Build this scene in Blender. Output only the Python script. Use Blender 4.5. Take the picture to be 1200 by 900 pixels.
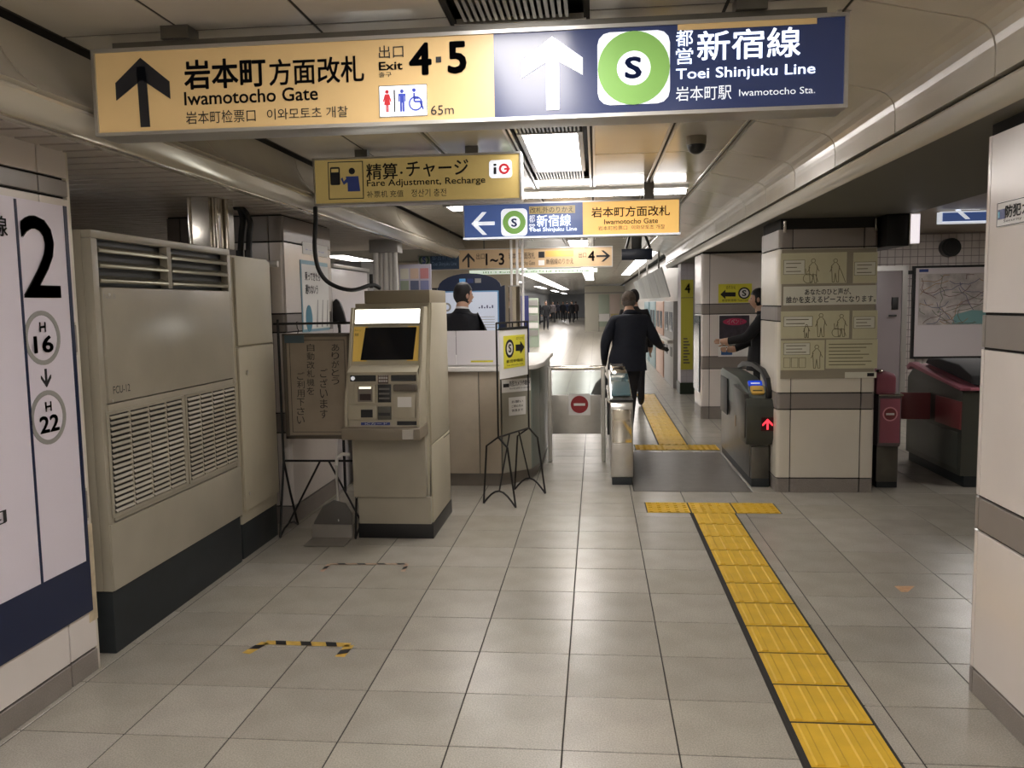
import bpy, bmesh, math, random
from mathutils import Vector, Matrix
PI = math.pi
random.seed(7)
scene = bpy.context.scene
for o in list(bpy.data.objects):
    bpy.data.objects.remove(o)
COL = scene.collection

# ------------------------------------------------------------------ camera
CAM_H, FPX = 1.5394, 978.0
PITCH, YAW, ROLL = math.radians(5.45), math.radians(5.8), math.radians(-0.95)
FW = Vector((-math.sin(YAW)*math.cos(PITCH), math.cos(YAW)*math.cos(PITCH), -math.sin(PITCH)))
_r = Vector((math.cos(YAW), math.sin(YAW), 0)); _u = _r.cross(FW)
RT = _r*math.cos(ROLL) + _u*math.sin(ROLL)
UP = -_r*math.sin(ROLL) + _u*math.cos(ROLL)
EYE = Vector((0, 0, CAM_H))
cd = bpy.data.cameras.new('camera'); cam = bpy.data.objects.new('camera', cd); COL.objects.link(cam)
cam.matrix_world = Matrix(((RT.x, UP.x, -FW.x, 0), (RT.y, UP.y, -FW.y, 0), (RT.z, UP.z, -FW.z, CAM_H), (0, 0, 0, 1)))
cd.sensor_width = 36; cd.lens = 36*FPX/1200; cd.clip_end = 300; cd.clip_start = .05
scene.camera = cam

# ------------------------------------------------------------------ world, exposure
w = bpy.data.worlds.new('world'); scene.world = w; w.use_nodes = True
w.node_tree.nodes['Background'].inputs[0].default_value = (.9, .93, 1, 1)
w.node_tree.nodes['Background'].inputs[1].default_value = .25
scene.view_settings.view_transform = 'Standard'; scene.view_settings.look = 'None'
scene.view_settings.exposure = 0.3; scene.view_settings.gamma = 1
LAMP = 22.0     # strength of the ceiling lamps' diffusers

# ------------------------------------------------------------------ materials
def lin(c):
    return tuple(((v/255)/12.92 if v/255 <= .04045 else ((v/255+.055)/1.055)**2.4) for v in c[:3]) + (1,)
MATS = {}
def mat(name, col=(200, 200, 200), rough=.5, metal=0, emit=0, noise=0, nscale=8, bump=0, bscale=60, alpha=1, trans=0, speck=0, coat=0, ecol=None):
    if name in MATS: return MATS[name]
    m = bpy.data.materials.new(name); m.use_nodes = True; MATS[name] = m
    nt = m.node_tree; N = nt.nodes; L = nt.links; b = N['Principled BSDF']
    b.inputs['Roughness'].default_value = rough; b.inputs['Metallic'].default_value = metal
    c = lin(col); b.inputs['Base Color'].default_value = c
    if coat: b.inputs['Coat Weight'].default_value = coat; b.inputs['Coat Roughness'].default_value = .08
    if trans: b.inputs['Transmission Weight'].default_value = trans
    b.inputs['Alpha'].default_value = alpha
    if emit:
        b.inputs['Emission Color'].default_value = lin(ecol) if ecol else c; b.inputs['Emission Strength'].default_value = emit
    tc = N.new('ShaderNodeTexCoord')
    if noise or speck:
        src = None
        prev = None
        def layer(scale, amt, detail):
            nonlocal prev
            n = N.new('ShaderNodeTexNoise'); n.inputs['Scale'].default_value = scale; n.inputs['Detail'].default_value = detail
            L.new(tc.outputs['Object'], n.inputs['Vector'])
            r = N.new('ShaderNodeMapRange'); r.inputs[1].default_value = .3; r.inputs[2].default_value = .7
            r.inputs[3].default_value = 1-amt; r.inputs[4].default_value = 1+amt*.6
            L.new(n.outputs['Fac'], r.inputs[0])
            mx = N.new('ShaderNodeVectorMath'); mx.operation = 'SCALE'
            if prev is None: mx.inputs[0].default_value = c[:3]
            else: L.new(prev, mx.inputs[0])
            L.new(r.outputs[0], mx.inputs['Scale']); prev = mx.outputs[0]
        if noise: layer(nscale, noise, 5)
        if speck: layer(180, speck, 2)
        L.new(prev, b.inputs['Base Color'])
        if emit and not ecol: L.new(prev, b.inputs['Emission Color'])
    if bump:
        n = N.new('ShaderNodeTexNoise'); n.inputs['Scale'].default_value = bscale; n.inputs['Detail'].default_value = 4
        L.new(tc.outputs['Object'], n.inputs['Vector'])
        bp = N.new('ShaderNodeBump'); bp.inputs['Strength'].default_value = bump; bp.inputs['Distance'].default_value = .002
        L.new(n.outputs['Fac'], bp.inputs['Height']); L.new(bp.outputs[0], b.inputs['Normal'])
    return m
TILE = [mat('floor_stone_%d' % i, c, rough=.27, noise=.10, nscale=5, speck=.22, bump=.15, bscale=40) for i, c in enumerate([(170, 164, 152), (165, 159, 148), (175, 169, 158)])]
M_JOINT = mat('joint_dark', (38, 36, 34), .8)
M_FJOINT = mat('floor_joint', (40, 37, 33), .85)
M_TACT = mat('tactile_yellow', (218, 176, 48), .5, noise=.10, nscale=9, bump=.2)
M_PLATE = mat('gate_floor_plate', (112, 107, 101), .35, noise=.12, nscale=10, speck=.2)
M_CEIL = mat('ceiling_enamel', (200, 195, 184), .16, noise=.05, nscale=2)
M_CEILM = mat('ceiling_enamel_far', (206, 203, 196), .14, noise=.05, nscale=2)
M_FASC = mat('fascia_enamel', (200, 193, 178), .2, noise=.05, nscale=3)
M_BULL = mat('bullnose_aluminium', (200, 194, 180), .2, metal=.3)
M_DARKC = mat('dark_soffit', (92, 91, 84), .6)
M_WALLW = mat('white_enamel_panel', (222, 214, 208), .2, noise=.04, nscale=3)
M_WALLC = mat('cream_enamel_panel', (214, 207, 192), .25, noise=.05, nscale=3)
M_BAND = mat('grey_enamel_band', (138, 130, 124), .3, noise=.06, nscale=5)
M_BASE = mat('base_stone', (140, 132, 125), .4, noise=.08, speck=.15)
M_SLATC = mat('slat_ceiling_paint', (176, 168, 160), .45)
M_AC = mat('cabinet_paint', (164, 157, 141), .3, noise=.10, nscale=3, bump=.1)
M_AC2 = mat('cabinet_paint_light', (182, 174, 153), .42, noise=.08, nscale=3, bump=.1)
M_PLINTH = mat('plinth_dark', (36, 41, 44), .5, noise=.15)
M_CHROME = mat('chrome', (215, 210, 200), .12, metal=1)
M_STEEL = mat('brushed_steel', (196, 193, 186), .3, metal=.75, noise=.06, nscale=20)
M_STEELD = mat('gate_steel_dark', (112, 110, 104), .34, metal=.85, noise=.12, nscale=9)
M_ALU = mat('aluminium', (190, 188, 184), .35, metal=.8)
M_BLACK = mat('black_plastic', (22, 22, 23), .4)
M_RUBBER = mat('black_rubber', (20, 20, 20), .6)
M_IRON = mat('black_wrought_wire', (32, 30, 29), .5, metal=.3)
M_WHITE = mat('white_plastic', (228, 226, 222), .4)
M_INK = mat('sign_ink_black', (24, 24, 26), .5)
M_LAMP = mat('lamp_diffuser', (255, 249, 245), .5, emit=LAMP)
M_LAMPF = mat('lamp_diffuser_far', (255, 249, 245), .5, emit=LAMP*.36)
M_TUBE = mat('lamp_tube', (255, 249, 245), .5, emit=LAMP*.6)
M_SIGY = mat('lit_sign_yellow', (212, 180, 126), .35, emit=.12, noise=.03)
M_SIGYD = mat('sign_yellow_dim', (196, 172, 108), .28, emit=.16, noise=.05)
M_SIGYB = mat('lit_sign_amber', (240, 192, 112), .35, emit=.55)
M_SIGB = mat('lit_sign_navy', (48, 58, 94), .2, emit=.2)
M_SIGBL = mat('lit_sign_blue', (62, 82, 132), .3, emit=.5)
M_SIGW = mat('lit_sign_white', (232, 236, 244), .4, emit=.5)
M_SIGWD = mat('sign_white_print', (225, 228, 232), .4, emit=.4)
M_SGREEN = mat('line_green', (122, 168, 84), .4, emit=.3)
M_SINK = mat('lit_sign_ink', (30, 30, 34), .4, emit=.1)
M_SNAVY = mat('lit_sign_ink_navy', (40, 50, 92), .4, emit=.3)
M_RED = mat('print_red', (190, 44, 52), .4, emit=.2)
M_BLUE = mat('print_blue', (56, 72, 170), .4, emit=.25)
M_PAPER = mat('paper_white', (226, 224, 220), .6)
M_PPINK = mat('poster_white', (222, 214, 224), .32)
M_PNAVY = mat('poster_navy', (22, 34, 66), .3)
M_PGREY = mat('print_grey', (150, 148, 144), .5)
M_PINK = mat('gate_pink', (158, 92, 106), .35)
M_FLAP = mat('flap_maroon', (136, 70, 72), .4)
M_YEL = mat('print_yellow', (222, 214, 66), .5)
M_GLASS = mat('clear_glass', (235, 245, 243), .03, trans=1)
M_FROST = mat('frosted_acrylic', (236, 232, 236), .35, alpha=.82)

# ------------------------------------------------------------------ mesh helpers
class MB:
    def __init__(s): s.v = []; s.f = []
    def add(s, vs, fs):
        n = len(s.v); s.v += [tuple(v) for v in vs]; s.f += [tuple(i+n for i in f) for f in fs]; return s
    def box(s, x0, x1, y0, y1, z0, z1):
        x0, x1 = min(x0, x1), max(x0, x1); y0, y1 = min(y0, y1), max(y0, y1); z0, z1 = min(z0, z1), max(z0, z1)
        return s.add([(x0,y0,z0),(x1,y0,z0),(x1,y1,z0),(x0,y1,z0),(x0,y0,z1),(x1,y0,z1),(x1,y1,z1),(x0,y1,z1)],
                     [(3,2,1,0),(4,5,6,7),(0,1,5,4),(1,2,6,5),(2,3,7,6),(3,0,4,7)])
    def prism(s, pts, axis, a, b):
        n = len(pts)
        def P(p, t):
            return (t, p[0], p[1]) if axis == 'x' else (p[0], t, p[1]) if axis == 'y' else (p[0], p[1], t)
        vs = [P(p, a) for p in pts] + [P(p, b) for p in pts]
        fs = [tuple(range(n)), tuple(range(2*n-1, n-1, -1))] + [(i, i+n, (i+1) % n+n, (i+1) % n) for i in range(n)]
        return s.add(vs, fs)
    def obox(s, o, ux, uy, uz, a, b, c):
        """box from o spanned by unit vectors times a, b, c"""
        o = Vector(o); X, Y, Z = Vector(ux)*a, Vector(uy)*b, Vector(uz)*c
        return s.add([o, o+X, o+X+Y, o+Y, o+Z, o+X+Z, o+X+Y+Z, o+Y+Z], [(3,2,1,0),(4,5,6,7),(0,1,5,4),(1,2,6,5),(2,3,7,6),(3,0,4,7)])
    def tube(s, pts, r, n=8, r1=None):
        pts = [Vector(p) for p in pts]; k = len(pts); rings = []; up = None
        for i, p in enumerate(pts):
            d = (pts[min(i+1, k-1)]-pts[max(i-1, 0)]).normalized()
            if up is None:
                up = d.cross(Vector((0, 0, 1)));
                if up.length < .1: up = d.cross(Vector((0, 1, 0)))
                up.normalize()
            a = (up - d*up.dot(d)).normalized(); up = a; b = d.cross(a)
            rr = r if r1 is None else r+(r1-r)*i/(k-1)
            rings.append([p+a*math.cos(2*PI*j/n)*rr+b*math.sin(2*PI*j/n)*rr for j in range(n)])
        vs = [v for R in rings for v in R]
        fs = [(i*n+j, i*n+(j+1) % n, (i+1)*n+(j+1) % n, (i+1)*n+j) for i in range(k-1) for j in range(n)]
        fs += [tuple(range(n-1, -1, -1)), tuple((k-1)*n+j for j in range(n))]
        return s.add(vs, fs)
    def ball(s, c, rx, ry, rz, nu=12, nv=8):
        vs = [(c[0], c[1], c[2]-rz)]
        for i in range(1, nv):
            t = -PI/2+PI*i/nv
            vs += [(c[0]+rx*math.cos(t)*math.cos(2*PI*j/nu), c[1]+ry*math.cos(t)*math.sin(2*PI*j/nu), c[2]+rz*math.sin(t)) for j in range(nu)]
        vs.append((c[0], c[1], c[2]+rz)); fs = []
        for j in range(nu): fs.append((0, 1+(j+1) % nu, 1+j))
        for i in range(nv-2):
            for j in range(nu): fs.append((1+i*nu+j, 1+i*nu+(j+1) % nu, 1+(i+1)*nu+(j+1) % nu, 1+(i+1)*nu+j))
        e = len(vs)-1; b = 1+(nv-2)*nu
        for j in range(nu): fs.append((b+j, b+(j+1) % nu, e))
        return s.add(vs, fs)
def mesh_of(mb, m, name, shift=(0, 0, 0), bevel=0, seg=2, smooth=False):
    me = bpy.data.meshes.new(name)
    sh = Vector(shift)
    me.from_pydata([Vector(v)-sh for v in mb.v], [], mb.f)
    bm = bmesh.new(); bm.from_mesh(me)
    bmesh.ops.recalc_face_normals(bm, faces=bm.faces)
    if bevel:
        es = [e for e in bm.edges if len(e.link_faces) == 2 and e.calc_face_angle(0) > .6]
        bmesh.ops.bevel(bm, geom=es, offset=bevel, segments=seg, affect='EDGES', profile=.6, clamp_overlap=True)
    bm.to_mesh(me); bm.free()
    if smooth or bevel:
        me.polygons.foreach_set('use_smooth', [True]*len(me.polygons)); me.set_sharp_from_angle(angle=.6)
    if m: me.materials.append(m)
    return me
def root_loc(o):
    while o.parent: o = o.parent
    return o.location
def part(name, mb, m, parent, bevel=0, seg=2, smooth=False, label=None, stuff=False):
    me = mesh_of(mb, m, name, root_loc(parent), bevel, seg, smooth)
    o = bpy.data.objects.new(name, me); COL.objects.link(o); o.parent = parent
    if label: o['label'] = label
    if stuff: o['kind'] = 'stuff'
    return o
def tag(o, label, cat, group=None):
    o['label'] = label; o['category'] = cat
    if group: o['group'] = group
    return o
def thing(name, label, cat, loc, group=None):
    o = bpy.data.objects.new(name, None); COL.objects.link(o); o.location = loc; o.empty_display_size = .1
    return tag(o, label, cat, group)
def solo(name, mb, m, label, cat, bevel=0, smooth=False, group=None, seg=2):
    xs = [v[0] for v in mb.v]; ys = [v[1] for v in mb.v]; zs = [v[2] for v in mb.v]
    c = Vector(((min(xs)+max(xs))/2, (min(ys)+max(ys))/2, min(zs)))
    o = bpy.data.objects.new(name, mesh_of(mb, m, name, c, bevel, seg, smooth)); COL.objects.link(o); o.location = c
    return tag(o, label, cat, group)
def struct(name, mb=None, m=None, bevel=0, smooth=False, loc=(0, 0, 0)):
    me = mesh_of(mb, m, name, loc, bevel, 2, smooth) if mb else None
    o = bpy.data.objects.new(name, me); COL.objects.link(o); o.location = loc; o['kind'] = 'structure'
    return o
B = lambda *a: MB().box(*a)

# ------------------------------------------------------------------ measured planes (turn a photo pixel into a point of a plane in the room)
def ray(x, y): return FW + RT*((x-600)/FPX) - UP*((y-450)/FPX)
class Plane:
    def __init__(s, o, ux, n):
        s.o = Vector(o); s.ux = Vector(ux).normalized(); s.n = Vector(n).normalized()
        s.uz = s.n.cross(s.ux).normalized()
        if s.uz.z < 0 and abs(s.uz.z) > 1e-6: s.uz = -s.uz
    def P(s, x, y):
        d = ray(x, y); return EYE + d*((s.o-EYE).dot(s.n)/d.dot(s.n))
    def uv(s, x, y):
        p = s.P(x, y)-s.o; return p.dot(s.ux), p.dot(s.uz)
    def W(s, u, v, h=0): return s.o + s.ux*u + s.uz*v + s.n*h
def PY(Y): return Plane((0, Y, 0), (1, 0, 0), (0, -1, 0))       # a plane facing the viewer's side
def PXr(X): return Plane((X, 0, 0), (0, 1, 0), (1, 0, 0))       # left-hand wall, facing right
def PXl(X): return Plane((X, 0, 0), (0, -1, 0), (-1, 0, 0))     # right-hand wall, facing left
def PZ(Z): return Plane((0, 0, Z), (1, 0, 0), (0, 0, 1))
# flat print on a plane, all in plane units (metres)
def extr(pl, polys, h0, h1):
    mb = MB()
    for pts in polys:
        n = len(pts)
        vs = [pl.W(u, v, h0) for u, v in pts]+[pl.W(u, v, h1) for u, v in pts]
        mb.add(vs, [tuple(range(n-1, -1, -1)), tuple(range(n, 2*n))]+[(i, (i+1) % n, (i+1) % n+n, i+n) for i in range(n)])
    return mb
def rect(pl, u0, u1, v0, v1, h0=0, h1=.002): return extr(pl, [[(u0, v0), (u1, v0), (u1, v1), (u0, v1)]], h0, h1)
def rrect(pl, u0, u1, v0, v1, r, h0=0, h1=.002):
    p = []
    for cx, cy, a in [(u1-r, v1-r, 0), (u0+r, v1-r, 90), (u0+r, v0+r, 180), (u1-r, v0+r, 270)]:
        p += [(cx+r*math.cos(math.radians(a+t)), cy+r*math.sin(math.radians(a+t))) for t in (0, 30, 60, 90)]
    return extr(pl, [p], h0, h1)
def disc(pl, u, v, ru, rv=None, h0=0, h1=.002, n=28):
    rv = rv or ru
    return extr(pl, [[(u+ru*math.cos(2*PI*i/n), v+rv*math.sin(2*PI*i/n)) for i in range(n)]], h0, h1)
def ring(pl, u, v, r, t, h0=0, h1=.002, n=32, rv=None):
    rv = rv or r; q = []
    for i in range(n):
        a, b = 2*PI*i/n, 2*PI*(i+1)/n
        q.append([(u+(r-t)*math.cos(a), v+(rv-t)*math.sin(a)), (u+r*math.cos(a), v+rv*math.sin(a)), (u+r*math.cos(b), v+rv*math.sin(b)), (u+(r-t)*math.cos(b), v+(rv-t)*math.sin(b))])
    return extr(pl, q, h0, h1)
def frame(pl, u0, u1, v0, v1, t, h0=0, h1=.002):
    return extr(pl, [[(u0, v0), (u1, v0), (u1, v0+t), (u0, v0+t)], [(u0, v1-t), (u1, v1-t), (u1, v1), (u0, v1)],
                     [(u0, v0+t), (u0+t, v0+t), (u0+t, v1-t), (u0, v1-t)], [(u1-t, v0+t), (u1, v0+t), (u1, v1-t), (u1-t, v1-t)]], h0, h1)
_tc = {}
def glyphs(s, bold):
    """outline of a line of text scaled to a unit box; bold lettering is built up from shifted copies"""
    k = (s, bold)
    if k not in _tc:
        c = bpy.data.curves.new('lettering', 'FONT'); c.body = s; c.resolution_u = 3
        o = bpy.data.objects.new('lettering', c); COL.objects.link(o); bpy.context.view_layer.update()
        m = bpy.data.meshes.new_from_object(o.evaluated_get(bpy.context.evaluated_depsgraph_get()))
        vs = [(v.co.x, v.co.y) for v in m.vertices]; fs = [tuple(p.vertices) for p in m.polygons]
        bpy.data.objects.remove(o); bpy.data.curves.remove(c); bpy.data.meshes.remove(m)
        if bold:
            n = len(vs); V, F = [], []
            for q, (dx, dy) in enumerate([(0, 0)]+[(math.cos(PI*k_/8), math.sin(PI*k_/8)) for k_ in range(16)] if bold >= .018 else [(-.8, -.8), (.8, -.8), (-.8, .8), (.8, .8), (0, 0)]):
                V += [(x+dx*bold, y+dy*bold) for x, y in vs]; F += [tuple(i+n*q for i in f) for f in fs]
            vs, fs = V, F
        x0 = min(v[0] for v in vs); x1 = max(v[0] for v in vs); y0 = min(v[1] for v in vs); y1 = max(v[1] for v in vs)
        _tc[k] = ([((x-x0)/(x1-x0), (y-y0)/(y1-y0)) for x, y in vs], fs)
    return _tc[k]
def words(pl, s, u0, u1, v0, v1, h=.003, bold=0.0):
    vs, fs = glyphs(s, bold)
    mb = MB(); mb.add([pl.W(u0+(u1-u0)*x, v0+(v1-v0)*y, h) for x, y in vs], fs)
    return mb
def text(pl, s, bbox, m, parent, h=.003, bold=0.0, name='lettering'):
    """bbox in photo pixels: left x, its top and bottom y, right x; the plane gives the slant"""
    x0, yt, yb, x1 = bbox
    u0, v1 = pl.uv(x0, yt); _, v0 = pl.uv(x0, yb); u1, _ = pl.uv(x1, (yt+yb)/2)
    vs, fs = glyphs(s, bold)
    me = bpy.data.meshes.new(name); sh = root_loc(parent)
    me.from_pydata([pl.W(u0+(u1-u0)*x, v0+(v1-v0)*y, h)-sh for x, y in vs], [], fs); me.materials.append(m)
    o = bpy.data.objects.new(name, me); COL.objects.link(o); o.parent = parent
    return o
def bb(pl, x0, y0, x1, y1):
    """pixel box -> plane box"""
    u0, v1 = pl.uv(x0, y0); _, v0 = pl.uv(x0, y1); u1, _ = pl.uv(x1, (y0+y1)/2)
    return min(u0, u1), max(u0, u1), min(v0, v1), max(v0, v1)
def arrow_poly(cx, cy, r, ang, t=.3, w=1.0):
    """chevron-headed arrow of half-size r pointing along ang (0 = up)"""
    head = [(0, r), (w*r, 0.05*r), (w*r, -t*1.1*r-.02*r), (0, r-t*1.5*r), (-w*r, -t*1.1*r-.02*r), (-w*r, .05*r)]
    L1 = [(0, r), (0, r-t*1.5*r), (-w*r, -t*1.1*r), (-w*r, .05*r)]
    R1 = [(0, r), (w*r, .05*r), (w*r, -t*1.1*r), (0, r-t*1.5*r)]
    sh = [(-t*.5*r, r*.9-t*.5*r), (-t*.5*r, -r), (t*.5*r, -r), (t*.5*r, r*.9-t*.5*r)]
    c, s = math.cos(ang), math.sin(ang)
    return [[(cx+x*c-y*s, cy+x*s+y*c) for x, y in p] for p in (L1, R1, sh)]

# ================================================================== THE SETTING
X0, Y0, T = -1.7264, 3.1579, .4           # joint lines of the 40 cm floor tiles
floor = struct('floor')
mat_floor_parts = []
STRIPS = [(.690, 1.000, -2, 6.08), (.365, 1.330, 6.08, 6.40), (.30, 1.25, 6.78, 8.58), (.400, 1.270, 8.70, 9.05), (.66, .98, 9.05, 14.2)]
def cut(r, holes):
    out = [r]
    for (a0, a1, b0, b1) in holes:
        nxt = []
        for (x0, x1, y0, y1) in out:
            if a1 <= x0 or a0 >= x1 or b1 <= y0 or b0 >= y1: nxt.append((x0, x1, y0, y1)); continue
            if y0 < b0: nxt.append((x0, x1, y0, b0))
            if y1 > b1: nxt.append((x0, x1, b1, y1))
            m0, m1 = max(y0, b0), min(y1, b1)
            if x0 < a0: nxt.append((x0, a0, m0, m1))
            if x1 > a1: nxt.append((a1, x1, m0, m1))
        out = nxt
    return [r for r in out if r[1]-r[0] > .02 and r[3]-r[2] > .02]
_tm = {}
G = .0025
def put_tile(x0, x1, y0, y1, m):
    k = (round(x1-x0, 3), round(y1-y0, 3), m.name)
    if k not in _tm:
        a, b = (x1-x0)/2-G, (y1-y0)/2-G
        _tm[k] = mesh_of(MB().box(-a, a, -b, b, -.012, 0), m, 'tile', bevel=.0015, seg=1)
    o = bpy.data.objects.new('tile', _tm[k]); COL.objects.link(o); o.parent = floor; o.location = ((x0+x1)/2, (y0+y1)/2, random.uniform(-.0004, .0003))
part('joint_bed', B(-5, 6.5, -4, 95, -.05, -.0025), M_FJOINT, floor)
far = MB()
for j in range(-19, 230):
    for i in range(-7, 20):
        r = (X0+T*i, X0+T*(i+1), Y0+T*j, Y0+T*(j+1))
        near = -3 <= j < 14 and -2 <= i < 12 and not (r[0] > 1.7 and r[3] < 3.4) and not (r[0] > 2.9 and r[3] < 6)
        if r[1] < -2.3 and r[3] < 6.6: near = False
        for q in (cut(r, STRIPS) if r[2] < 14.5 else [r]):
            if near: put_tile(*q, random.choice(TILE))
            else: far.add([(q[0]+G, q[2]+G, 0), (q[1]-G, q[2]+G, 0), (q[1]-G, q[3]-G, 0), (q[0]+G, q[3]-G, 0)], [(0, 1, 2, 3)])
part('tile', far, TILE[0], floor, stuff=True)
# tactile paving
def tactile_mesh(wd, dp, alongy=True):
    mb = MB().box(-wd/2+.004, wd/2-.004, -dp/2+.004, dp/2-.004, -.012, .002)
    for k in range(4):
        if alongy:
            c = -wd/2+wd*(k+.5)/4
            mb.prism([(c-.017, .002), (c-.011, .006), (c+.011, .006), (c+.017, .002)], 'y', -dp/2+.012, dp/2-.012)
    if not alongy:
        for a in range(5):
            for b_ in range(5):
                mb.box(-wd/2+wd*(a+.3)/5, -wd/2+wd*(a+.7)/5, -dp/2+dp*(b_+.3)/5, -dp/2+dp*(b_+.7)/5, .002, .006)
    return mb
guide = mesh_of(tactile_mesh(.30, .30), M_TACT, 'tactile_tile'); warn = mesh_of(tactile_mesh(.318, .318, False), M_TACT, 'tactile_tile')
guide_sm = mesh_of(tactile_mesh(.30, .31), M_TACT, 'tactile_tile')
def put(me, x, y, name='tactile_tile', z=0):
    o = bpy.data.objects.new(name, me); COL.objects.link(o); o.parent = floor; o.location = (x, y, z); return o
part('caulk_strip', B(.682, 1.008, -2, 6.08, -.01, -.0005).box(.357, 1.338, 6.07, 6.41, -.01, -.0005).box(.392, 1.278, 8.69, 9.06, -.01, -.0005).box(.65, .99, 9.05, 14.2, -.01, -.0005), M_JOINT, floor)
y = 5.925
while y > -1: put(guide, .845, y); y -= .307
for k in range(3): put(warn, .525+k*.322, 6.24)
for k in range(2): put(warn, .565+k*.55, 8.875)
put(guide, .838, 8.875)
for k in range(16): put(guide_sm, .82, 9.21+k*.315)
part('floor_plate', B(.305, 1.245, 6.785, 8.575, -.012, .002), M_PLATE, floor, bevel=.001, seg=1)
# worn marks and drain studs
# ceiling
ceiling = struct('ceiling')
ZC = 2.52
LX = [-1.90, -1.445, -.97, -.495, -.02, .44, .85]
YJ = [2.93+.92*k for k in range(-7, 12)]
LIGHTS = [(-3.1, -1.9), (-.75, .5), (1.3, 2.55), (4.95, 6.31), (10.0, 11.3)]
_cm = {}
def ceil_panel(x0, x1, y0, y1):
    k = (round(x1-x0, 3), round(y1-y0, 3))
    if k not in _cm: _cm[k] = mesh_of(MB().box(-(x1-x0)/2+.0065, (x1-x0)/2-.0065, -(y1-y0)/2+.0065, (y1-y0)/2-.0065, 0, .02), M_CEIL, 'ceiling_panel')
    o = bpy.data.objects.new('ceiling_panel', _cm[k]); COL.objects.link(o); o.parent = ceiling; o.location = ((x0+x1)/2, (y0+y1)/2, ZC)
for i in range(6):
    for j in range(len(YJ)-1):
        holes = [(LX[3], LX[4], a-.35, b+.45) for a, b in LIGHTS]
        for q in cut((LX[i], LX[i+1], YJ[j], YJ[j+1]), holes): ceil_panel(*q)
YE = YJ[-1]
for x in LX: part('joint_strip', B(x-.015, x+.015, -3.6, YE, ZC+.003, ZC+.012), M_JOINT, ceiling)
for yv in YJ:
    for i in range(6):
        if i == 3 and any(a-.35 < yv < b+.45 for a, b in LIGHTS): continue
        part('joint_strip', B(LX[i]+.016, LX[i+1]-.016, yv-.015, yv+.015, ZC+.003, ZC+.012), M_JOINT, ceiling)
part('backing', B(-2.0, 1.45, -3.6, YE, ZC+.06, ZC+.09), M_JOINT, ceiling)
for x in LX[2:]:
    mb = MB()
    mb.box(x-.022, x-.008, 3.05, YE, ZC-.006, ZC+.02).box(x+.008, x+.022, 3.05, YE, ZC-.006, ZC+.02)
    part('ceiling_rail', mb, M_ALU, ceiling)
# far ceiling beyond the gates
mb = MB(); y = YE
while y < 92:
    for x0, x1 in zip([-5.4, -4.4, -3.4, -2.4, -1.4, -.495, -.02, .6], [-4.4, -3.4, -2.4, -1.4, -.495, -.02, .6, 1.4]):
        mb.box(x0+.004, x1-.004, y+.004, min(y+1.2, 92)-.004, ZC, ZC+.02)
    y += 1.2
part('ceiling_panel', mb, M_CEILM, ceiling, stuff=True)
part('backing', B(-5.5, 1.6, YE, 92, ZC+.03, ZC+.07), M_JOINT, ceiling)
# lamps let into the ceiling: things of their own
def ceiling_lamp(x0, x1, y0, y1, label, z=ZC, group=None):
    t = thing('ceiling_light', label, 'light', ((x0+x1)/2, (y0+y1)/2, z), group)
    mb = MB().box(x0-.03, x0, y0-.03, y1+.03, z-.004, z+.05).box(x1, x1+.03, y0-.03, y1+.03, z-.004, z+.05).box(x0, x1, y0-.03, y0, z-.004, z+.05).box(x0, x1, y1, y1+.03, z-.004, z+.05)
    part('frame', mb, M_ALU, t)
    part('diffuser', B(x0, x1, y0, y1, z+.004, z+.012), M_LAMP if y0 < 11 else M_LAMPF, t)
    return t
labs = ['square ceiling light far behind the viewer', 'square ceiling light behind the viewer', 'ceiling light above the near side of the big direction sign',
        'bright square white ceiling light above the fare adjustment sign', 'small white ceiling light above the exit sign']
for (a, b), l in zip(LIGHTS, labs): ceiling_lamp(-.42, -.10, a, b, l)
ZF = ZC-.016
ceiling_lamp(-.42, -.10, 13.0, 14.4, 'small ceiling light just above the amber exit sign', ZF)
ceiling_lamp(-.40, -.08, 22, 36, 'long white ceiling strip far down the corridor', ZF)
ceiling_lamp(-2.4, -1.9, 16, 60, 'long bright ceiling strip over the left lane of the far corridor', ZF)  # strip added to brighten the far corridor
ceiling_lamp(-1.45, -.99, 8.2, 8.6, 'ceiling light over the staffed counter, left of the blue transfer sign', ZF)
ceiling_lamp(.9, 1.2, 12, 30, 'ceiling strip along the right side of the far corridor', ZF)  # second strip, added for more light on the far right side
HL = [(4.2, 4.4, 6.0, 7.0), (4.2, 4.5, 9.4, 10.4)]  # hidden lamps added to brighten the right hall
for k, (a, b, c, d) in enumerate(HL):
    ceiling_lamp(a, b, c, d, ['ceiling light in the right hall over the wide pink gate', 'ceiling light in the right hall before the railway map', 'ceiling light in the right hall behind the poster pillar'][k], 2.405)
for k in range(5):  # row of lamps added to light the far corridor down to its end
    ceiling_lamp(-3.6+.1*k, -3.3+.1*k, 16+15*k, 22+16*k, ['first', 'second', 'third', 'fourth', 'last'][k]+' ceiling light over the left side of the far corridor', ZF)
ceiling_lamp(-3.4, -3.1, 10.2, 11.6, 'ceiling light over the office behind the arched display', 2.182)
ceiling_lamp(-3.6, -3.2, 7.4, 8.4, 'ceiling light over the office behind the pale panel screen', 2.182)
for k, (a, b) in enumerate(LIGHTS[:4]):
    for y0, y1 in ((a-.33, a-.04), (b+.04, b+.43)):
        mb = MB()
        n = int((LX[4]-LX[3]-.08)/.022)
        for i in range(n): mb.box(LX[3]+.045+i*.022, LX[3]+.057+i*.022, y0, y1, ZC, ZC+.02)
        part('air_diffuser', mb, M_ALU, ceiling)
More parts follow.
